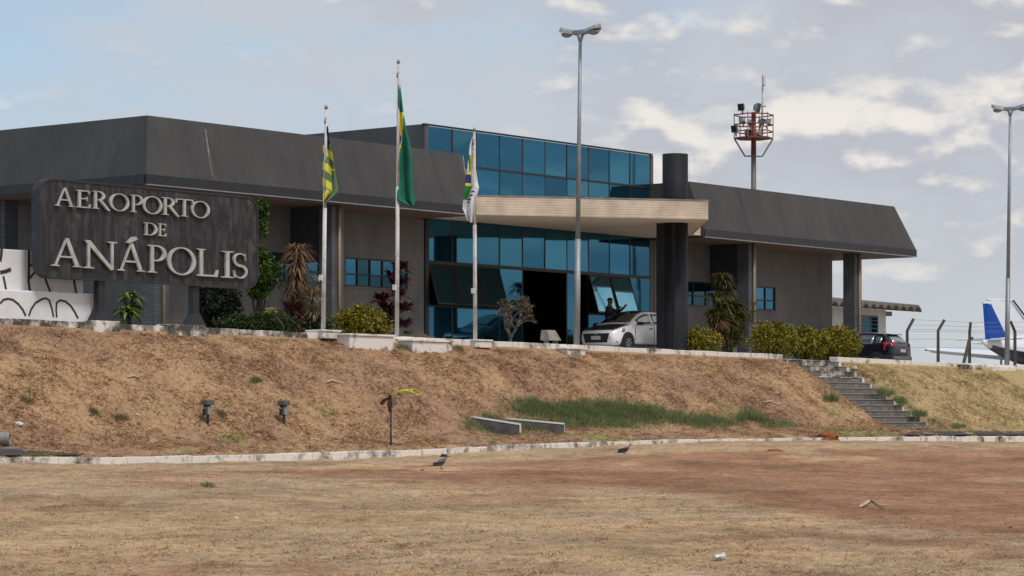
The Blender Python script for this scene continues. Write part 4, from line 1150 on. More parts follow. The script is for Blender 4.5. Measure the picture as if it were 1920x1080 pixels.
# local x along the terminal's front, -y towards the car
nodes = [(0, 0, .96, .15, .11), (0, 0, 1.15, .15, .11), (0, -.02, 1.36, .18, .12), (0, -.02, 1.47, .12, .09), (0, -.03, 1.56, .058, .058), (0, -.045, 1.64, .085, .095), (0, -.05, 1.73, .085, .10), (0, -.045, 1.79, .055, .07),
         (-.18, -.02, 1.42, .065, .065), (-.25, -.12, 1.20, .052, .052), (-.16, -.36, 1.30, .042, .042), (-.06, -.46, 1.45, .034, .034),
         (.18, -.02, 1.42, .065, .065), (.27, -.20, 1.30, .052, .052), (.22, -.46, 1.44, .042, .042), (.19, -.56, 1.50, .034, .034),
         (-.10, 0, .88, .10, .10), (-.11, -.01, .50, .07, .07), (-.11, .02, .10, .05, .05), (-.11, -.14, .05, .045, .03),
         (.10, 0, .88, .10, .10), (.11, -.01, .50, .07, .07), (.11, .02, .10, .05, .05), (.11, -.14, .05, .045, .03)]
edges = [(0, 1), (1, 2), (2, 3), (3, 4), (4, 5), (5, 6), (6, 7), (2, 8), (8, 9), (9, 10), (10, 11), (2, 12), (12, 13), (13, 14), (14, 15), (0, 16), (16, 17), (17, 18), (18, 19), (0, 20), (20, 21), (21, 22), (22, 23)]
def body_m(c):
    if c.z > 1.52 and abs(c.x) < .12 and c.y > -.2: return 0
    if c.y < -.44 and c.z > 1.38: return 0
    if c.z > .95: return 1
    if c.z < .09: return 3
    return 2
bod = skinned('body', nodes, edges, body_m, [M['skin'], M['shirt'], M['trousers'], M['plastic']], PR)
def hand(wrist, d, up, sgn):
    mb = MB(); w = Vector(wrist); d = Vector(d).normalized(); up = Vector(up).normalized(); sd = d.cross(up).normalized() * sgn
    mb.tube([w - d * .02, w + d * .04, w + d * .09], [.026, .04, .036], 8)
    for k, l in enumerate((.075, .085, .08, .06)):
        r = w + d * .085 + sd * (.030 - .020 * k)
        mb.tube([r, r + d * l * .55 - up * .005, r + d * l * .85 - up * .03], [.010, .009, .007], 6)
    mb.tube([w + d * .03 + sd * .03, w + d * .06 + sd * .06, w + d * .095 + sd * .062 - up * .015], [.012, .010, .008], 6)
    return mb.build('hand', M['skin'], PR, True)
hand((-.06, -.46, 1.45), (.5, -.6, .25), (0, 0, 1), 1); hand((.19, -.56, 1.50), (-.35, -.6, .5), (0, 0, 1), -1)
face = MB()
face.tube([(0, -.135, 1.70), (0, -.155, 1.675), (0, -.13, 1.662)], [.010, .017, .012], 6).build('nose', M['skin'], PR, True)
for s in (-1, 1):
    MB().tube([(s * .032 - .012, -.135, 1.712), (s * .032 + .012, -.135, 1.712)], .008, 6).build('eye', M['hair'], PR, True)
    MB().tube([(s * .088, -.04, 1.73), (s * .095, -.035, 1.70), (s * .088, -.04, 1.66)], [.012, .018, .010], 6).build('ear', M['skin'], PR, True)
MB().tube([(-.025, -.132, 1.635), (.025, -.132, 1.635)], .007, 6).build('mouth', M['hair'], PR, True)
hr = []
for a in np.linspace(-.15, math.pi / 2, 6):
    hr.append([(.10 * math.cos(a) * math.cos(b), -.035 + .118 * math.cos(a) * math.sin(b), 1.735 + .095 * math.sin(a) + (.03 if math.sin(b) < -.3 and a < .3 else 0)) for b in np.linspace(0, 2 * math.pi, 17)[:-1]])
MB().loft(hr).build('hair', M['hair'], PR, True)

# ------------------------------------------------------------------ outbuilding, fence and aircraft on the right
M['pale_wall'] = mat('pale_wall', (.62, .61, .59), .85, var=.15, scale=2); M['orange'] = mat('orange_wall', (.36, .13, .045), .85, var=.2)
M['brown_tile'] = mat('brown_brick', (.26, .14, .09), .85, var=.2); M['fibre'] = mat('fibre_cement', (.17, .15, .135), .95, c2=(.10, .09, .085), scale=3, bump=.3)
ot, oy = at_n(1661, -5.0)
OB = front_thing('outbuilding', 'small white outbuilding with corrugated roof beyond the last pillar', 'building', t=ot, n=-5, z=2.0)
boxp('wall', -9, 0, 0, 4, 0, 3.02, M['pale_wall'], OB)
boxp('orange_panel', -4.9, -4.15, -.02, -.003, .5, 2.15, M['orange'], OB)
boxp('brick_band', -2.9, .06, -.05, -.004, 1.70, 1.88, M['brown_tile'], OB)
w_ = bpy.data.objects.new('window', None); COL.objects.link(w_); w_.parent = OB
mb = MB(); mb.box(-2.9, -.75, -.04, -.004, 1.89, 1.95); mb.box(-2.9, -.75, -.04, -.004, 2.66, 2.72); 
for x in (-2.9, -1.4, -.8): mb.box(x, x + .05, -.038, -.006, 1.95, 2.66)
for z in (2.13, 2.31, 2.49): mb.box(-2.85, -.8, -.036, -.008, z, z + .025)
mb.build('frame', M['mast'], w_); boxp('pane', -2.85, -.8, -.02, -.01, 1.96, 2.65, M['glass_dark'], w_)
for i in range(16):
    x = -9.2 + i * .66
    rings = []
    for yy, z in ((-1.1, 3.05), (4.2, 3.6)):
        rings.append([(x + .66 * f, yy, z + .22 * math.sin(math.pi * f)) for f in np.linspace(0, 1.02, 7)] + [(x + .66 * f, yy, z + .22 * math.sin(math.pi * f) - .10) for f in np.linspace(1.02, 0, 7)])
    MB().loft(rings).build('roof_sheet', M['fibre'], OB)
boxp('gutter_end', 0, .9, .2, .5, 2.78, 2.98, M['concrete'], OB)

M['post'] = mat('fence_concrete', (.085, .075, .068), .95, var=.35, scale=5, bump=.3)
fn_ = 2.55
FE = front_thing('perimeter_fence', 'grey concrete post fence with bent tops and thin wires beside the aircraft', 'fence', t=at_n(1700, fn_)[0], n=fn_, z=1.95)
ft0 = at_n(1700, fn_)[0]
posts = [(1701, 620, 598, .34, -.10), (1759, 620, 600, .34, -.10), (1818, 622, 604, .06, -.02), (1903, 622, 603, -.30, .05), (1965, 626, 604, .3, 0)]
tops = []
for px, yb, yt, dx, dy in posts:
    t, y = at_n(px, fn_); x = t - ft0
    zk = (HORIZON - yb) * y / F - 1.95; zt2 = (HORIZON - yt) * y / F - 1.95
    r = .085
    o = MB().tube([(x, 0, -.2), (x, 0, zk), (x + dx, dy, zt2)], [r, r, r * .9], 4).build('post', M['post'], FE); tops.append((x, zk, x + dx, dy, zt2))
x = tops[2][0]
MB().tube([(x - .95, -.1, -.1), (x, 0, 1.45), (x + .25, 0, 1.5)], [.08, .08, .07], 4).build('brace', M['post'], FE)
M['wire'] = mat('wire', (.20, .20, .21), .6)
for k in range(6):
    mb = MB(); pts = []
    for (x, zk, xt, yt, zt2) in tops:
        f = [(-.7, 0), (-.35, 0), (-.03, 0), (.1, 1), (.5, 1), (.95, 1)][k]
        pts.append((x + (xt - x) * max(f[0], 0) * f[1], yt * max(f[0], 0) * f[1], zk + (f[0] * 1.0 if not f[1] else (zt2 - zk) * f[0])))
    mb.tube(pts, .006, 4).build('wire', M['wire'], FE)

M['air_white'] = mat('aircraft_white', (.72, .75, .82), .25, spec=.6); M['air_blue'] = mat('aircraft_blue', (.004, .06, .33), .6, spec=.15); M['air_navy'] = mat('aircraft_navy', (.012, .016, .04), .3)
def aircraft(T, fin_m, span, fl, fin, z_w, stripe):
    """local +x towards the nose, origin under the tail"""
    st = [(-1.0, .05, .10, 1.62), (-.3, .16, .24, 1.55), (1.2, .38, .48, 1.42), (3.0, .58, .70, 1.35), (5.0, .62, .78, 1.38), (6.6, .56, .62, 1.22), (7.8, .34, .36, 1.10), (8.3, .10, .10, 1.08)]
    rings = [[(x * fl, w * math.cos(a), zc2 + h * math.sin(a)) for a in np.linspace(0, 2 * math.pi, 17)[:-1]] for x, w, h, zc2 in st]
    MB().loft(rings).build('fuselage', M['air_white'], T, True)
    rings = [[(x * fl, (w + .012) * math.cos(a), zc2 + (h + .012) * math.sin(a)) for a in np.linspace(math.pi * 1.08, math.pi * 1.92, 9)] for x, w, h, zc2 in st[1:]]
    MB().loft(rings, cap=False, closed=False).build('belly_stripe', stripe, T, True)
    MB().loft([[(a, y, z) for a, y in ((fin[0], 0), (fin[0] + .3, .06), (fin[1], 0), (fin[0] + .3, -.06))] for fin, z in ((fin[0], fin[3]), (fin[1], fin[2]))]).build('fin', fin_m, T)
    MB().tube([(fin[1][0] - .03, 0, fin[2] + .02), (fin[1][1] + .03, 0, fin[2] + .02)], .05, 6).build('fin_cap', M['air_white'], T)
    for s in (-1, 1):
        MB().loft([[(x0, s * y, z), (x0 + c * .35, s * y, z + .07 * c), (x0 + c, s * y, z + .01), (x0 + c * .4, s * y, z - .03)] for y, x0, c, z in ((.1, -.75, 1.25, 1.72), (1.75, -.55, .72, 1.78))]).build('tailplane', M['air_white'], T)
        MB().loft([[(x0, s * y, z), (x0 + c * .3, s * y, z + .12 * c), (x0 + c, s * y, z + .04), (x0 + c * .4, s * y, z - .12 * c)] for y, x0, c, z in ((.3, 3.6, 1.9, z_w), (1.8, 3.6, 1.75, z_w + .10), (span * .97, 3.75, 1.15, z_w + .42), (span, 3.95, .8, z_w + .50))]).build('wing', M['air_white'], T)
        MB().loft([[(x0, s * y, z) for x0, z in ((3.95, z_w + .40), (4.3, z_w + .50), (4.85, z_w + .46), (4.3, z_w + .38))] for y in (span * .99, span + .12)]).build('wing_tip', fin_m, T)
        MB().tube([(4.3, s * 1.7, z_w), (4.3, s * 1.7, .3)], .05, 6).build('gear_leg', M['steel'], T)
        MB().tube([(4.3, s * 1.7 - .08, .26), (4.3, s * 1.7 + .08, .26)], .26, 14).build('wheel', M['tyre'], T)
    MB().tube([(7.2, 0, .9), (7.2, 0, .3)], .045, 6).build('gear_leg', M['steel'], T); MB().tube([(7.2, -.07, .22), (7.2, .07, .22)], .22, 14).build('wheel', M['tyre'], T)
    patch(lambda u, v: (3.9 + u * 2.2, .5 * math.sin(v), 1.62 + .52 * math.cos(v) - .12 * (u - .5) ** 2), np.linspace(0, 1, 6), np.linspace(-1.2, 1.2, 9), 'canopy_glass', M['car_glass'], T)
ay = 125.0
A1 = thing('light_aircraft', 'small white aircraft with a solid blue tail fin', 'aircraft', ((1861 - 960) / F * ay, ay, EYE + 1.95), math.atan2(.8, .6))
aircraft(A1, M['air_blue'], 5.6, 1.0, [(-.75, 1.75), (-1.0, -.15), 3.42, 1.72], 1.02, M['air_navy'])
ay = 131.0
A2 = thing('light_aircraft', 'white aircraft with a tall pale fin behind the blue tailed one', 'aircraft', ((1885 - 960) / F * ay, ay, EYE + 1.95), math.atan2(.62, .78))
aircraft(A2, M['air_white'], 5.6, 1.05, [(-.75, 2.9), (-1.35, .45), 3.85, 1.75], 1.05, M['air_navy'])
MB().tube([(.5, -.07, 3.87), (1.2, -.09, 3.25), (2.7, -.10, 1.95)], .045, 6).build('de_icing_boot', M['air_navy'], A2)

# ------------------------------------------------------------------ plants
nr = np.random.RandomState(11)
def leaf_mesh(name, P, D, U, ln, wd, col, parent=None, m='leaf', bend=.25):
    """one bent leaf (two quads) per row: base P, direction D, side U"""
    n = len(P); ln = ln[:, None]; wd = wd[:, None]
    nrm = np.cross(D, U)
    a = P; b1 = P + D * ln * .5 + U * wd * .5; b2 = P + D * ln * .5 - U * wd * .5
    tip = P + D * ln - nrm * 0 + np.array([0, 0, -1.0]) * ln * bend
    V = np.stack([a, b1, tip, b2], 1).reshape(-1, 3)
    Fq = np.arange(n * 4).reshape(n, 4)
    tri = np.concatenate([Fq[:, [0, 1, 3]], Fq[:, [1, 2, 3]]])
    me = bpy.data.meshes.new(name)
    me.vertices.add(n * 4); me.vertices.foreach_set('co', V.astype(np.float32).ravel())
    me.loops.add(len(tri) * 3); me.loops.foreach_set('vertex_index', tri.astype(np.int32).ravel())
    me.polygons.add(len(tri)); me.polygons.foreach_set('loop_start', np.arange(0, len(tri) * 3, 3, dtype=np.int32))
    me.update(calc_edges=True)
    c = np.repeat(col, 4, axis=0)
    color_layer(me, np.concatenate([c, np.ones((len(c), 1))], 1))
    me.materials.append(M[m])
    o = bpy.data.objects.new(name, me); COL.objects.link(o)
    if parent: o.parent = parent
    return o
def unit(v): return v / np.maximum(np.linalg.norm(v, axis=1, keepdims=True), 1e-6)
def palette(n, cols, jit=.2):
    c = np.array(cols)[nr.randint(0, len(cols), n)]
    return np.clip(c * (1 + nr.uniform(-jit, jit, (n, 1))), .003, 1)
def bush_pts(n, rad, clumps):
    cc = unit(nr.normal(size=(clumps, 3))) * (nr.uniform(.35, 1, (clumps, 1)) ** .5) * .80
    r = nr.uniform(.20, .40, clumps)
    k = nr.randint(0, clumps, n)
    d = unit(nr.normal(size=(n, 3)))
    p = cc[k] + d * (r[k] * nr.uniform(.4, 1.05, n) )[:, None]
    return p * np.array(rad), d
def stems(T, tips, m, r=.03, base_spread=.1, name='stem'):
    mb = MB()
    for t in tips:
        b = (rnd.uniform(-base_spread, base_spread), rnd.uniform(-base_spread, base_spread), -.05)
        mid = (t[0] * .45 + rnd.uniform(-.08, .08), t[1] * .45 + rnd.uniform(-.08, .08), t[2] * .55)
        mb.tube([b, mid, tuple(t)], [r, r * .7, r * .3], 5)
    mb.build(name, m, T, True)
M['bark'] = mat('bark', (.10, .075, .055), .9, var=.4, scale=6, bump=.4); M['dead'] = mat('dead_leaf_trunk', (.10, .055, .04), .9, var=.4, scale=8)
M['grey_bark'] = mat('grey_bark', (.12, .098, .076), .9, var=.35, scale=6, bump=.4)
def ground_z(t, n): return float(terrain(t, n, False)) + .01
def bush(name, label, px, n, rad, h0, nl, leaf, cols, clumps=26, group=None, cat='shrub', z_off=0.0, yaw=ANG):
    t, y = at_n(px, n)
    T = thing(name, label, cat, W(t, n, ground_z(t, n)), yaw, group)
    p, d = bush_pts(nl, rad, clumps); p[:, 2] += h0
    D = unit(d * .7 + nr.normal(size=d.shape) * .5 + np.array([0, 0, .35])); U = unit(np.cross(D, nr.normal(size=d.shape)))
    leaf_mesh('foliage', p, D, U, nr.uniform(.6, 1.3, nl) * leaf, nr.uniform(.35, .6, nl) * leaf, palette(nl, cols), T)
    stems(T, [(p[i][0] * .8, p[i][1] * .8, p[i][2] * .9) for i in nr.randint(0, nl, 9)], M['bark'])
    return T
def rosette(P0, nb, L_, wd, cols, up=.25, spread=1.0, bend=.3):
    a = nr.uniform(0, 2 * math.pi, nb); e = nr.uniform(-.35, 1.0, nb) * spread + up
    D = unit(np.stack([np.cos(a), np.sin(a), np.sin(e) * 1.2], 1)); U = unit(np.stack([-np.sin(a), np.cos(a), a * 0], 1))
    return np.repeat(np.array([P0]), nb, 0) + D * .03, D, U, nr.uniform(.7, 1.15, nb) * L_, nr.uniform(.8, 1.2, nb) * wd, palette(nb, cols)
def rosettes(T, specs, name='leaves', bend=.25):
    parts = [rosette(*s) for s in specs]
    return leaf_mesh(name, *[np.concatenate([q[i] for q in parts]) for i in range(6)], parent=T, bend=bend)

Y_OL = [(.21, .18, .016), (.15, .145, .014), (.26, .205, .022), (.085, .09, .013)]
D_GR = [(.022, .045, .012), (.035, .06, .014), (.015, .028, .010), (.05, .075, .02)]
M_GR = [(.05, .10, .015), (.08, .13, .02), (.035, .07, .012)]
# clipped yellow-green hedges
bush('hedge_shrub', 'yellow-green clipped shrub between the first and the tallest flagpole', 680, 5.2, (1.15, .7, .58), .48, 5200, .12, Y_OL, 60, 'yellow green shrubs')
for i, (px, w, h, lb) in enumerate(((1452, 1.25, .88, 'yellow-green clipped shrub at the head of the steps, next to the third pillar'), (1512, 1.35, .80, 'yellow-green clipped shrub in the middle of the hedge above the steps'), (1572, 1.2, .86, 'yellow-green clipped shrub left of the last pillar'))):
    bush('hedge_shrub', lb, px, 6.4, (w, .75, h * .85), .62, 6500, .12, Y_OL, 70, 'yellow green shrubs')
bush('hedge_shrub', 'yellow-green low shrub right of the round column', 1316, 5.6, (.95, .6, .58), .45, 4200, .12, Y_OL, 46, 'yellow green shrubs')
bush('low_shrub', 'dark green low shrub under the yellow flower stalk', 500, 6.2, (1.45, .6, .42), .32, 4200, .12, D_GR, 50)
bush('low_shrub', 'dark green low shrub between flower stalk and sign', 440, 6.0, (.7, .5, .36), .22, 1200, .12, D_GR, 18)
bush('low_shrub', 'dark green low shrub behind the flagpole nearest the sign', 592, 5.9, (.5, .5, .40), .30, 1000, .12, D_GR, 16)
bush('dark_shrub', 'almost black leafy shrub under the right end of the sign', 402, 5.0, (.75, .7, .95), .95, 5200, .13, [(.008, .014, .008), (.016, .026, .011), (.03, .035, .02)], 26)
# the tree whose crown shows past the sign
TR = bush('small_tree', 'bushy green tree showing past the right edge of the sign', 486, 4.6, (.72, .6, .85), 1.9, 6500, .12, [(.05, .10, .015), (.085, .14, .02), (.03, .06, .012)], 24, cat='tree')
p, d = bush_pts(900, (.34, .3, .55), 9); p += np.array([.02, 0, 3.4]); D = unit(d + np.array([0, 0, .4])); U = unit(np.cross(D, nr.normal(size=d.shape)))
leaf_mesh('upper_foliage', p, D, U, nr.uniform(.08, .16, 900), nr.uniform(.04, .08, 900), palette(900, M_GR), TR)
MB().tube([(0, 0, -.1), (.08, .05, 1.2), (0, 0, 2.4), (.05, 0, 3.6)], [.10, .08, .06, .02], 7).build('trunk', M['bark'], TR, True)
# bromeliad clump
t, _ = at_n(243, 5.6)
AG = thing('bromeliad', 'yellow-green broad leaved plant between bench and first pillar', 'plant', W(t, 5.6, ground_z(t, 5.6)), ANG)
rosettes(AG, [((x, y, z), 46, .52, .10, [(.11, .15, .02), (.18, .21, .045), (.06, .10, .015)], .35, .9) for x, y, z in ((0, 0, .35), (.18, .1, .55), (-.2, -.05, .42), (.05, 0, .82))], bend=.45)
stems(AG, [(0, 0, .4), (.18, .1, .6), (-.2, -.05, .45), (.05, 0, .85)], M['bark'], .05)
# dry cordyline with its pale young neighbour
t, _ = at_n(556, 5.4)
CO = thing('dry_cordyline', 'tall dry brown cordyline left of the flagpole nearest the sign', 'plant', W(t, 5.4, ground_z(t, 5.4)), ANG)
BR = [(.17, .095, .05), (.22, .13, .065), (.12, .06, .04), (.27, .19, .10)]
RD = [(.16, .035, .045), (.20, .06, .065), (.10, .025, .035), (.24, .13, .10)]
rosettes(CO, [((.05, 0, 2.45), 300, .66, .030, BR, .1, 1.0), ((-.05, 0, 2.1), 240, .58, .030, BR, 0, 1.0), ((0, 0, 1.7), 200, .5, .030, BR, -.2, 1.0)] +
         [((rnd.uniform(-.22, .22), rnd.uniform(-.2, .2), z), 110, .36, .030, BR, -.4, .9) for z in np.arange(.5, 2.2, .18)], 'dry_leaves', bend=.45)
rosettes(CO, [((-.2, 0, .75), 260, .66, .032, RD, .15, 1.0), ((-.1, 0, .5), 170, .6, .032, RD, 0, 1.0)], 'red_leaves', bend=.2)
MB().tube([(.05, 0, -.1), (-.04, 0, 1.0), (.04, 0, 2.4)], [.15, .13, .07], 8).build('trunk', M['dead'], CO, True)
t, _ = at_n(584, 5.9)
YU = thing('pale_yucca', 'pale straw coloured spiky yucca beside the dry cordyline', 'plant', W(t, 5.9, ground_z(t, 5.9)), ANG)
ST_ = [(.30, .24, .11), (.24, .19, .09), (.36, .30, .15), (.18, .14, .07)]
rosettes(YU, [((-.10, -.1, 1.15), 240, .62, .028, ST_, .2, 1.0), ((-.02, -.1, .75), 170, .5, .028, ST_, -.1, 1.0), ((.35, 0, 1.6), 26, .8, .02, ST_, .1, .6)], bend=.2)
MB().tube([(.05, 0, -.1), (.0, -.05, .6), (-.10, -.1, 1.15)], [.06, .05, .04], 7).build('trunk', M['bark'], YU, True)
# yellow flower on a bent stalk
t, _ = at_n(528, 8.2)
FL = thing('flower_stalk', 'bent grey stalk with a pale yellow flower head above the low shrubs', 'plant', W(t, 8.2, ground_z(t, 8.2)), ANG)
MB().tube([(.08, 0, 0), (.10, 0, .22), (-.02, 0, .36), (-.25, -.05, .50), (-.40, -.08, .66)], [.018, .016, .016, .022, .03], 6).build('stalk', M['grey_bark'], FL, True)
rosettes(FL, [((-.42, -.08, .68), 40, .15, .05, [(.55, .52, .10), (.45, .45, .10), (.5, .42, .12)], .1, 1.0), ((-.58, -.1, .66), 40, .15, .05, [(.55, .55, .13), (.38, .42, .1)], .1, 1.0)], 'flower')
# dark red ti plants
t, _ = at_n(738, 4.8)
TI = thing('ti_plant', 'dark red broad leaved ti plant behind the tallest flagpole', 'plant', W(t, 4.8, ground_z(t, 4.8)), ANG)
TR_ = [(.06, .012, .022), (.09, .018, .03), (.035, .01, .015), (.13, .045, .055)]
rosettes(TI, [((x, y, z), 70, .56, .10, TR_, .35, 1.0) for x, y, z in ((.25, 0, 2.2), (.45, .1, 1.75), (-.1, -.1, 1.9), (.2, 0, 1.35), (-.25, .1, .95), (.4, -.1, .95), (-.05, 0, .5), (.5, 0, .45), (-.55, 0, 1.2), (-.5, 0, .5), (.15, 0, 1.7), (.0, .1, .8))], bend=.25)
stems(TI, [(.15, 0, 2.15), (.25, .1, 1.75), (-.1, -.1, 1.85), (-.35, 0, 1.1)], M['bark'], .03)
t, _ = at_n(763, 7.6)
SG = thing('small_yucca', 'small green spiky plant at the foot of the tallest flagpole', 'plant', W(t, 7.6, ground_z(t, 7.6)), ANG)
rosettes(SG, [((0, 0, .18), 60, .36, .035, [(.07, .10, .02), (.13, .14, .04), (.04, .06, .015)], .45, .7)])
for i, (px, r, lb) in enumerate(((792, .2, 'round brown stone on the terrace left of the glass entrance, the larger of two'), (806, .16, 'round brown stone on the terrace left of the glass entrance, the smaller of two'))):
    t, _ = at_n(px, 8.1)
    bm = bmesh.new(); bmesh.ops.create_icosphere(bm, subdivisions=3, radius=r)
    for v in bm.verts: v.co *= 1 + .18 * mnoise.noise(v.co * 6 + Vector((i * 9, 0, 0))); v.co.z *= .75
    me = bpy.data.meshes.new('stone'); bm.to_mesh(me); bm.free(); me.materials.append(mat('brown_stone%d' % i, (.12, .065, .05), .9, var=.4, scale=9))
    o = bpy.data.objects.new('stone', me); COL.objects.link(o); o.location = W(t, 8.1, ground_z(t, 8.1) + r * .55); tag(o, lb, 'stone', 'stones on the terrace')
# bare frangipani
t, _ = at_n(957, 8.1)
FR = thing('bare_frangipani', 'small bare frangipani tree in front of the glass entrance', 'tree', W(t, 8.1, ground_z(t, 8.1)), ANG)
mb = MB(); tipsf = []
def branch(p, d, l, r, k):
    q = (Vector(p) + Vector(d) * l); m_ = (Vector(p) + q) / 2 + Vector((rnd.uniform(-.05, .05), rnd.uniform(-.05, .05), .03))
    mb.tube([p, m_, q], [r, r * .85, r * .72], 6)
    if k == 0: tipsf.append(q); return
    for _ in range(rnd.choice((2, 3))):
        nd = (Vector(d) + Vector((rnd.uniform(-1, 1), rnd.uniform(-.6, .6), rnd.uniform(-.45, .55)))).normalized()
        branch(q, nd, l * rnd.uniform(.65, .9), r * .7, k - 1)
branch((0, 0, -.1), (0, 0, 1), .35, .075, 0); tipsf.clear()
branch((0, 0, .24), (-.6, 0, .8), .40, .055, 4); branch((0, 0, .24), (.75, .1, .65), .42, .055, 4); branch((0, 0, .24), (.1, .2, .9), .38, .05, 3)
mb.build('branches', M['grey_bark'], FR, True)
rosettes(FR, [((q.x, q.y, q.z), 7, .10, .04, [(.22, .17, .08), (.16, .13, .06), (.12, .13, .04)], .1, 1.0) for q in tipsf], 'dry_leaves')
# the clump right of the round column
t, _ = at_n(1358, 4.6)
DR = thing('dracaena', 'straggling green dracaena leaning between round column and third pillar', 'plant', W(t, 4.6, ground_z(t, 4.6)), ANG)
GDR = [(.06, .075, .015), (.10, .10, .02), (.035, .05, .012), (.14, .12, .03)]
heads = [(-.15, 0, 2.75), (.25, .1, 2.3), (-.6, 0, 2.05), (.45, 0, 1.8), (-.1, -.1, 1.75), (.65, 0, 1.25), (.1, 0, 1.2), (1.2, 0, 1.4), (.95, .1, .85), (.3, 0, .65), (-.5, .1, 1.45), (.8, 0, 1.7)]
rosettes(DR, [(h, 180, .62, .045, GDR, .15, 1.0) for h in heads], bend=.4)
rosettes(DR, [((-.45, -.1, 1.25), 70, .5, .03, RD + BR, -.2, 1.0), ((-.35, -.1, .8), 60, .45, .03, RD + BR, -.4, 1.0), ((-.2, -.1, 1.5), 40, .6, .02, ST_, .1, .8)], 'withered_leaves', bend=.5)
p, d = bush_pts(3600, (.75, .5, .85), 30); p += np.array([.15, 0, 1.05]); D = unit(d + np.array([0, 0, .3])); U = unit(np.cross(D, nr.normal(size=d.shape)))
leaf_mesh('foliage', p, D, U, nr.uniform(.08, .2, 3600), nr.uniform(.03, .06, 3600), palette(3600, GDR + [(.17, .14, .03)]), DR)
mb = MB()
for h in heads: mb.tube([(.15 + h[0] * .15, 0, -.1), (.1 + h[0] * .45, h[1], h[2] * .5), h], [.05, .045, .03], 6)
mb.build('stems', M['grey_bark'], DR, True)
t, _ = at_n(1413, 3.2)
TU = thing('hanging_tuft', 'small green leafy plant by the window right of the third pillar', 'plant', W(t, 3.2, ground_z(t, 3.2)), ANG)
rosettes(TU, [((0, 0, 2.0), 60, .36, .03, GDR, .1, 1.0), ((.05, 0, 1.7), 40, .3, .03, GDR, -.2, 1.0)], bend=.4)
MB().tube([(.1, .1, -.1), (.05, .05, 1), (0, 0, 2.0)], [.03, .025, .02], 6).build('stem', M['grey_bark'], TU, True)
# grey floodlight box on legs
t, _ = at_n(1034, 8.0)
FBX = front_thing('ground_floodlight', 'old pale floodlight box on short legs beside the bare tree', 'floodlight', t=t, n=8.0, z=ground_z(t, 8.0))
MB().add([(-.30, -.16, .24), (.30, -.16, .24), (.30, .20, .24), (-.30, .20, .24), (-.22, .02, .56), (.22, .02, .56), (.26, .20, .56), (-.26, .20, .56)], [(0, 3, 2, 1), (4, 5, 6, 7), (0, 1, 5, 4), (1, 2, 6, 5), (2, 3, 7, 6), (3, 0, 4, 7)]).build('housing', M['concrete'], FBX)
for x in (-.22, .22): boxp('leg', x - .04, x + .04, -.05, .1, -.05, .239, M['concrete'], FBX)

# ------------------------------------------------------------------ small things on the bank and the field
def on_ground(px, py):
    t, n, z, y = hit(px, py); return W(t, n, z), y, t, n
for px, py, lb in ((389, 795, 'small dark spotlight on a stake in the bank, left of the pair'), (532, 794, 'small dark spotlight on a stake in the bank, nearer the young palm')):
    p, y, t, n = on_ground(px, py)
    T = thing('garden_spotlight', lb, 'spotlight', p, ANG + rnd.uniform(-.3, .3), 'spotlights on stakes in the bank')
    MB().tube([(0, 0, -.1), (.02, 0, .26)], .035, 8).build('stake', M['plastic'], T, True)
    boxp('ballast_box', -.06, .10, -.07, .07, .22, .42, M['steel'], T, .015)
    boxp('lamp_body', -.15, .13, -.12, .10, .455, .58, M['grey_plastic'], T, .02)
    boxp('clamp', -.10, .06, -.05, .05, .41, .46, M['plastic'], T)
    boxp('conduit', -.15, -.10, -.04, .03, .20, .36, M['plastic'], T)
# young palm
p, y, t, n = on_ground(733, 838)
PA = thing('young_palm', 'young palm with one yellow frond on a thin stem', 'palm', p, 0)
sh = 105 * y / F
MB().tube([(0, 0, -.1), (0, 0, sh * .62), (-.02, 0, sh * .84)], [.035, .03, .045], 7).build('trunk', M['mast'], PA, True)
MB().tube([(-.02, 0, sh * .58), (-.03, .01, sh * .72), (-.02, 0, sh * .92)], [.035, .075, .03], 7).build('dry_sheath', M['dead'], PA, True)
def frond(base, d, L_, cols, nleaf, name):
    ps = []; base = np.array(base); d = np.array(d)
    sp = [base + d * L_ * f + np.array([0, 0, -.55 * L_ * f * f]) for f in np.linspace(0, 1, nleaf)]
    sd = unit(np.cross(d, [0, 0, 1.])[None])[0]
    P, D = [], []
    for i, q in enumerate(sp):
        for s in (-1, 1): P.append(q); D.append(d * .6 + sd * s * .7 + np.array([0, 0, -.15]))
    P = np.array(P); D = unit(np.array(D)); U = unit(np.cross(D, np.repeat([[0, 0, 1.]], len(D), 0)) + nr.normal(size=D.shape) * .3)
    k = len(P); prof = np.repeat(np.sin(np.linspace(.35, 2.8, nleaf)), 2)
    leaf_mesh(name, P, D, U, .40 * L_ * prof + .05, np.full(k, .09), palette(k, cols), PA, bend=.25)
    MB().tube([tuple(q) for q in sp], [.014] * (nleaf - 1) + [.004], 5).build('frond_rib', M['pipe'], PA)
YF = [(.70, .58, .05), (.58, .54, .06), (.45, .48, .06)]
frond((0, 0, sh * .88), (.8, -.35, .55), .80, YF, 22, 'frond'); frond((0, 0, sh * .88), (-.75, -.3, .6), .42, [(.42, .28, .07), (.34, .27, .06)], 12, 'frond')
frond((0, 0, sh * .84), (-.6, .2, .1), .34, [(.16, .09, .05)], 12, 'frond')
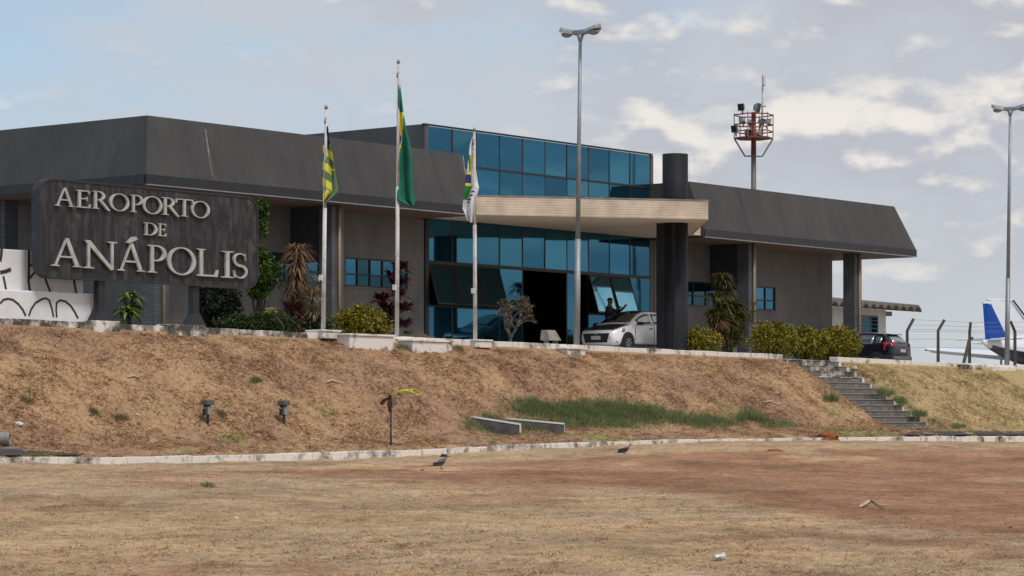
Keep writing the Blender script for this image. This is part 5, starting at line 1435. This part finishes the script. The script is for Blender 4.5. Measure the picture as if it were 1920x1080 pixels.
# drain headwall: two low white topped walls running out of the bank
def px_at(px, py, Y): return Vector(((px - 960) / F * Y, Y, EYE + (HORIZON - py) * Y / F))
hA, hB, hC = px_at(886, 780, 72.5), px_at(975, 794, 72.3), px_at(1057, 793, 73.6)
hD = px_at(900, 778.5, 73.4)
DH = thing('drain_headwall', 'drain outlet with two low white topped side walls at the foot of the bank', 'drain', hA, 0)
def wing_wall(a, b, w=.11):
    a = a - hA; b = b - hA; d = (b - a); d.z = 0; d.normalize(); sd = Vector((-d.y, d.x, 0)) * w
    def slab_(z0, z1, k, e, name, m):
        v = []
        for p, q in ((a, -e), (b, e)):
            for s_ in (-1, 1):
                for z in (z0, z1):
                    x = p + d * q + sd * s_ * k; v.append((x.x, x.y, (p.z if z > -5 else -.9 - 0 * p.z) + (z if z > -5 else 0)))
        MB().add(v, [(0, 2, 3, 1), (4, 5, 7, 6), (0, 4, 6, 2), (1, 3, 7, 5), (0, 1, 5, 4), (2, 6, 7, 3)]).build(name, m, DH)
    slab_(-10, -.045, 1.0, 0, 'side_wall', M['dark_concrete'])
    slab_(-.043, 0, 1.12, .012, 'white_cap', M['white'])
    c = b + d * .004; v = []
    for q in (.0, .012):
        for s_ in (-1, 1):
            for z in (-.25, -.046):
                x = c + d * q + sd * s_ * .98; v.append((x.x, x.y, b.z + z))
    MB().add(v, [(0, 2, 3, 1), (4, 5, 7, 6), (0, 4, 6, 2), (1, 3, 7, 5), (0, 1, 5, 4), (2, 6, 7, 3)]).build('white_end', M['white'], DH)
wing_wall(hA, hB); wing_wall(hD, hC)
# pigeons
M['pigeon'] = mat('pigeon_grey', (.10, .115, .14), .7, var=.35, scale=14); M['pigeon_dark'] = mat('pigeon_dark', (.04, .045, .055), .7)
for px, py, yaw, lb in ((827, 880, R(25), 'grey pigeon standing on the red earth, the nearer one'), (1172, 853, R(15), 'grey pigeon by the kerb on the right, with raised wings')):
    p, y, t, n = on_ground(px, py)
    T = thing('pigeon', lb, 'bird', p, yaw)
    prof = [(-.20, .012, .065), (-.13, .03, .085), (-.05, .058, .115), (.03, .062, .14), (.08, .045, .17), (.105, .028, .205), (.115, .024, .235), (.135, .026, .26), (.155, .018, .262), (.17, .006, .255)]
    MB().loft([[(x, w * math.cos(a), z + w * 1.1 * math.sin(a)) for a in np.linspace(0, 2 * math.pi, 11)[:-1]] for x, w, z in prof]).build('body', M['pigeon'], T, True)
    for s in (-1, 1):
        up = .035 if 'raised' in lb else 0
        MB().loft([[(x, s * (w + .008), z), (x, s * (w + .022 + up * .4), z + .03 + up), (x, s * w, z + .05)] for x, w, z in ((-.17, .02, .08), (-.05, .052, .105), (.04, .056, .125))]).build('wing', M['pigeon_dark'], T)
        MB().tube([(0, s * .025, .09), (.01, s * .025, .0), (.04, s * .025, .0)], .006, 5).build('leg', M['orange'], T)
    MB().tube([(.165, 0, .256), (.195, 0, .248)], [.008, .002], 5).build('beak', M['pigeon_dark'], T)
    MB().add([(-.13, -.025, .08), (-.13, .025, .08), (-.27, .035, .05), (-.27, -.035, .05), (-.13, -.025, .095), (-.13, .025, .095), (-.27, .035, .058), (-.27, -.035, .058)], [(0, 3, 2, 1), (4, 5, 6, 7), (0, 1, 5, 4), (1, 2, 6, 5), (2, 3, 7, 6), (3, 0, 4, 7)]).build('tail', M['pigeon_dark'], T)
# heaps of red earth, stones and litter
def lump(name, px, py, size, m, label, cat, sq=.5, rough=.3, seed=0, kind=None, sink=.3):
    p, y, t, n = on_ground(px, py)
    bm = bmesh.new(); bmesh.ops.create_icosphere(bm, subdivisions=4, radius=1)
    for v in bm.verts:
        k = 1 + rough * mnoise.noise(v.co * 1.7 + Vector((seed, 0, 0))) + rough * .6 * mnoise.noise(v.co * 5 + Vector((seed, 4, 0)))
        v.co = Vector((v.co.x * size * k, v.co.y * size * .8 * k, v.co.z * size * sq * k))
    me = bpy.data.meshes.new(name); bm.to_mesh(me); bm.free(); me.materials.append(m)
    o = bpy.data.objects.new(name, me); COL.objects.link(o); o.location = p + Vector((0, 0, size * sq * (.5 - sink)))
    tag(o, label, cat); return o
M['red_earth'] = mat('red_earth', (.30, .105, .035), .98, var=.3, scale=7, bump=.5); M['dark_stone'] = mat('dark_stone', (.035, .028, .025), .9, var=.4, scale=9, bump=.5)
lump('earth_heap', 1549, 826, .40, M['red_earth'], 'heap of red earth lying on the kerb', 'earth heap', .45, .4, 3)
lump('earth_heap', 1452, 847, .20, M['red_earth'], 'small patch of dug red earth in front of the kerb', 'earth heap', .25, .4, 8)
lump('stone', 833, 858, .10, M['dark_stone'], 'dark stone lying against the kerb above the nearer pigeon', 'stone', .75, .3, 5)
lump('stone', 792, 883, .045, M['dark_stone'], 'tiny dark stone on the red earth left of the nearer pigeon', 'stone', .7, .3, 6)
M['litter'] = mat('white_litter', (.74, .72, .71), .7, var=.15, scale=9)
lump('paper_scrap', 35, 798, .10, M['litter'], 'white paper scrap on the bank at the left edge', 'litter', .5, .4, 11)
lump('paper_scrap', 258, 783, .05, M['litter'], 'small pale paper scrap on the bank left of the first spotlight', 'litter', .5, .4, 14)
lump('paper_scrap', 443, 968, .03, M['litter'], 'tiny white paper scrap on the dry grass of the field', 'litter', .5, .4, 15)
lump('paper_scrap', 1603, 691, .09, M['litter'], 'white paper scrap high on the bank right of the steps', 'litter', .5, .4, 17)
M['clear'] = mat('clear_plastic', (.66, .70, .74), .12, spec=1.0)
p, y, t, n = on_ground(1347, 1048)
CP = thing('plastic_cup', 'crushed clear plastic cup lying on the field at the lower right', 'cup', p + Vector((0, 0, .035)), R(30))
rings = []
for i in range(9):
    x = -.05 + .0125 * i; r = .028 + .0012 * i
    rings.append([(x + .006 * math.sin(a * 3 + i), r * math.cos(a) * (1 + .25 * math.sin(2 * a + i * .7)), r * math.sin(a) * .8 * (1 + .2 * math.sin(3 * a))) for a in np.linspace(0, 2 * math.pi, 15)[:-1]])
MB().loft(rings, cap=True).build('cup_wall', M['clear'], CP, True)
MB().tube([(.05, 0, 0), (.056, 0, 0)], .042, 14).build('cup_rim', M['litter'], CP, True)
p, y, t, n = on_ground(0, 834)
PI = thing('concrete_pipe', 'end of a grey concrete pipe on the bank at the left edge', 'pipe', p, 0)
rings = [[(x, r * math.cos(a), .14 + r * math.sin(a)) for a in np.linspace(0, 2 * math.pi, 21)[:-1]] for x, r in ((-.9, .15), (.18, .15), (.22, .135), (.22, .11), (-.9, .11))]
MB().loft(rings, cap=False).build('pipe_wall', M['concrete'], PI, True)
boxp('footing', -.9, .45, -.2, .12, -.12, -.03, M['concrete'], PI, .02)
M['stick'] = mat('dry_stick', (.55, .42, .28), .9, var=.2)
for i, (pts, lb) in enumerate((([(612, 724), (622, 721), (634, 723), (650, 726)], 'pale dry frond lying on the bank above the young palm'), ([(1432, 757), (1446, 754), (1458, 758), (1472, 755)], 'pale dry frond lying on the bank left of the steps'),
                               ([(1612, 954), (1630, 950), (1650, 952), (1668, 956)], 'bleached dry frond lying on the red earth at the right'), ([(240, 712), (250, 713), (262, 716)], 'thin dry stick on the bank above the first spotlight'))):
    q = [on_ground(*a)[0] + Vector((0, 0, .03 + .03 * (j % 2))) for j, a in enumerate(pts)]
    b0 = q[0].copy(); T = MB().tube([v - b0 for v in q], [.022, .03, .022, .008][:len(q)], 6).build('dry_frond', M['stick'], None, True)
    T.location = b0; tag(T, lb, 'dry frond')

# ------------------------------------------------------------------ grass: dry thatch on bank and field, green weeds in patches
def blades(name, t, n, per, ln, wd, colf, lean, parent=None, jitter=.06, label=None, flat=.35):
    k = len(t) * per
    tt = np.repeat(t, per) + nr.normal(size=k) * jitter; nn2 = np.repeat(n, per) + nr.normal(size=k) * jitter
    zz2 = terrain(tt, nn2) - .008
    P = np.stack([W0X + UX * tt + NX * nn2, W0Y + UY * tt + NY * nn2, zz2 + EYE], 1)
    a = nr.uniform(0, 2 * math.pi, k); e = np.abs(nr.normal(size=k)) * lean + flat
    D = unit(np.stack([np.cos(a), np.sin(a), e], 1)); U = unit(np.stack([-np.sin(a), np.cos(a), nr.normal(size=k) * .4], 1))
    L_ = ln * nr.uniform(.5, 1.4, k); w = wd * nr.uniform(.6, 1.3, k)
    V = np.stack([P + U * w[:, None], P - U * w[:, None], P + D * L_[:, None]], 1).reshape(-1, 3)
    me = bpy.data.meshes.new(name)
    me.vertices.add(k * 3); me.vertices.foreach_set('co', V.astype(np.float32).ravel())
    me.loops.add(k * 3); me.loops.foreach_set('vertex_index', np.arange(k * 3, dtype=np.int32))
    me.polygons.add(k); me.polygons.foreach_set('loop_start', np.arange(0, k * 3, 3, dtype=np.int32))
    me.update(calc_edges=True)
    c = colf(tt, nn2, P[:, 0], P[:, 1], k)
    c = np.repeat(np.clip(c, .004, 1), 3, 0)
    color_layer(me, np.concatenate([c, np.ones((len(c), 1))], 1)); me.materials.append(M['blade'])
    o = bpy.data.objects.new(name, me); COL.objects.link(o)
    return o
def dry_col(t, n, x, y, k):
    c = ground_color(t, n, x, y)
    f = nr.uniform(.42, 1.75, (k, 1)); w = nr.uniform(0, 1, (k, 1)) ** 2
    return c * f * (1 - .35 * w) + np.array([.46, .34, .19]) * .35 * w * f
# bank
k = 70000
t = nr.uniform(-36, 22, k); n = nr.uniform(9.12, 14.86, k)
ok = ~((t > stair0 - .1) & (t < stair1 + .1) & (n < 13.2)) & (nr.rand(k) < np.clip(.55 + 1.6 * vnoise(t * 1.3, n * 1.6 + 30), .15, 1))
o = blades('dry_bank_grass', t[ok], n[ok], 6, .13, .012, dry_col, .22, flat=.10); tag(o, 'dry straw coloured mown grass covering the bank', 'grass', kind='stuff')
# field, thinner with distance
k = 90000
yy = np.exp(nr.uniform(math.log(17), math.log(92), k)); xx = nr.uniform(-.23, .23, k) * yy
t, n = tn_of(xx, yy)
ok = (n > 15.2)
sm = soil_mask(t, n, xx, yy)
ok &= nr.rand(k) < np.clip(1.0 - 1.0 * sm + .5 * vnoise(t * 2, n * 2), .06, 1) * np.clip(.6 + 1.3 * vnoise(t * .9 + 5, n * 1.8), .2, 1)
o = blades('dry_field_grass', t[ok], n[ok], 7, .06, .007, dry_col, .26, jitter=.06, flat=.10); tag(o, 'short dry mown grass covering the field', 'grass', kind='stuff')
# clods and crumbs on the bare earth
def clods():
    k = 16000
    yy = np.exp(nr.uniform(math.log(17), math.log(90), k)); xx = nr.uniform(-.23, .23, k) * yy
    t, n = tn_of(xx, yy); sm = soil_mask(t, n, xx, yy); ok = (n > 15.3) & (nr.rand(k) < sm)
    t, n, xx, yy = t[ok], n[ok], xx[ok], yy[ok]; k = len(t)
    r = nr.gamma(2, .0025, k) + .003
    base = np.array([(1, 0, 0), (-1, 0, 0), (0, 1, 0), (0, -1, 0), (0, 0, .8), (0, 0, -.5)])
    V = base[None] * r[:, None, None] * nr.uniform(.6, 1.4, (k, 6, 1)) + np.stack([xx, yy, terrain(t, n) + EYE], 1)[:, None]
    fc = np.array([(0, 2, 4), (2, 1, 4), (1, 3, 4), (3, 0, 4), (2, 0, 5), (1, 2, 5), (3, 1, 5), (0, 3, 5)])
    T_ = (fc[None] + np.arange(k)[:, None, None] * 6).reshape(-1)
    me = bpy.data.meshes.new('earth_clods'); me.vertices.add(k * 6); me.vertices.foreach_set('co', V.astype(np.float32).ravel())
    me.loops.add(len(T_)); me.loops.foreach_set('vertex_index', T_.astype(np.int32)); me.polygons.add(len(T_) // 3); me.polygons.foreach_set('loop_start', np.arange(0, len(T_), 3, dtype=np.int32))
    me.update(calc_edges=True)
    c = np.array([.27, .15, .085]) * nr.uniform(.6, 1.5, (k, 1)); c[nr.rand(k) < .03] = (.5, .46, .4)
    color_layer(me, np.repeat(np.concatenate([c, np.ones((k, 1))], 1), 6, 0)); me.materials.append(M['blade'])
    o = bpy.data.objects.new('earth_clods', me); COL.objects.link(o); tag(o, 'crumbs and clods of red earth scattered over the field', 'earth clods', kind='stuff')
clods()
# green weeds: one spreading patch at the drain, single tufts elsewhere
def dull_col(t, n, x, y, k):
    g = np.array([(.22, .225, .12), (.28, .26, .14), (.16, .175, .09), (.36, .30, .17)])[nr.randint(0, 4, k)]
    return g * nr.uniform(.6, 1.3, (k, 1))
def green_col(t, n, x, y, k):
    g = np.array([(.20, .265, .12), (.25, .30, .14), (.15, .21, .09), (.36, .34, .18)])[nr.randint(0, 4, k)]
    return g * nr.uniform(.6, 1.3, (k, 1))
pts_t, pts_n = [], []
for px, py, sx, sy, c in ((1010, 768, 42, 8, 700), (1070, 772, 45, 9, 900), (1140, 770, 40, 10, 1000), (1190, 778, 50, 8, 800), (1260, 786, 60, 6, 600), (1330, 792, 60, 5, 450), (1120, 795, 90, 6, 500), (1460, 800, 30, 3, 120), (1000, 800, 60, 8, 260), (900, 800, 30, 8, 120), (930, 795, 18, 7, 160)):
    for _ in range(c // 2):
        h = hit(px + nr.normal() * sx * .55, py + nr.normal() * sy * .6)
        if 10 < h[1] < 14.8: pts_t.append(h[0]); pts_n.append(h[1])
o = blades('green_weed_patch', np.array(pts_t), np.array(pts_n), 14, .19, .009, green_col, .9, jitter=.12, flat=.45); tag(o, 'green weeds spreading along the foot of the bank beside the drain', 'weeds', kind='stuff')
tufts = [(1410, 788, .46, 34, 'tall green grass tuft left of the steps'), (1558, 752, .22, 14, 'green weed growing over the left ends of the steps'), (1660, 740, .26, 20, 'green weed along the right side of the steps, upper one'), (1688, 752, .18, 12, 'small weed right of the upper weed by the steps'),
         (1722, 780, .22, 16, 'green weed along the right side of the steps, lower one'), (1800, 803, .16, 14, 'low green weed at the foot of the bank far right'), (480, 720, .12, 10, 'small grey-green weed on the bank above the spotlights'), (52, 752, .12, 8, 'small green weed on the bank near the left edge'),
         (415, 777, .11, 10, 'small green weed right of the first spotlight'), (228, 790, .11, 10, 'small green weed left of the first spotlight'), (178, 776, .11, 8, 'small green weed on the lower bank left of the paper scrap'), (760, 655, .16, 16, 'grey-green weed under the tallest flagpole'), (660, 640, .12, 10, 'grey-green weed beside the large limewashed block'),
         (390, 912, .09, 4, 'small green weed on the field below the kerb'), (860, 655, .12, 8, 'small green weed beside the crumbling block')]
for px, py, hgt, spread, lb in tufts:
    a, b = [], []
    for _ in range(60):
        h = hit(px + np.clip(nr.normal(), -1.4, 1.4) * spread * .5, py + nr.uniform(-2, 2)); a.append(h[0]); b.append(h[1])
    o = blades('weed_tuft', np.array(a), np.array(b), 12 if px > 900 else 6, hgt, .008, green_col if px > 900 else dull_col, 1.1, jitter=.05, flat=.6); tag(o, lb, 'weed', 'green weeds on the bank')
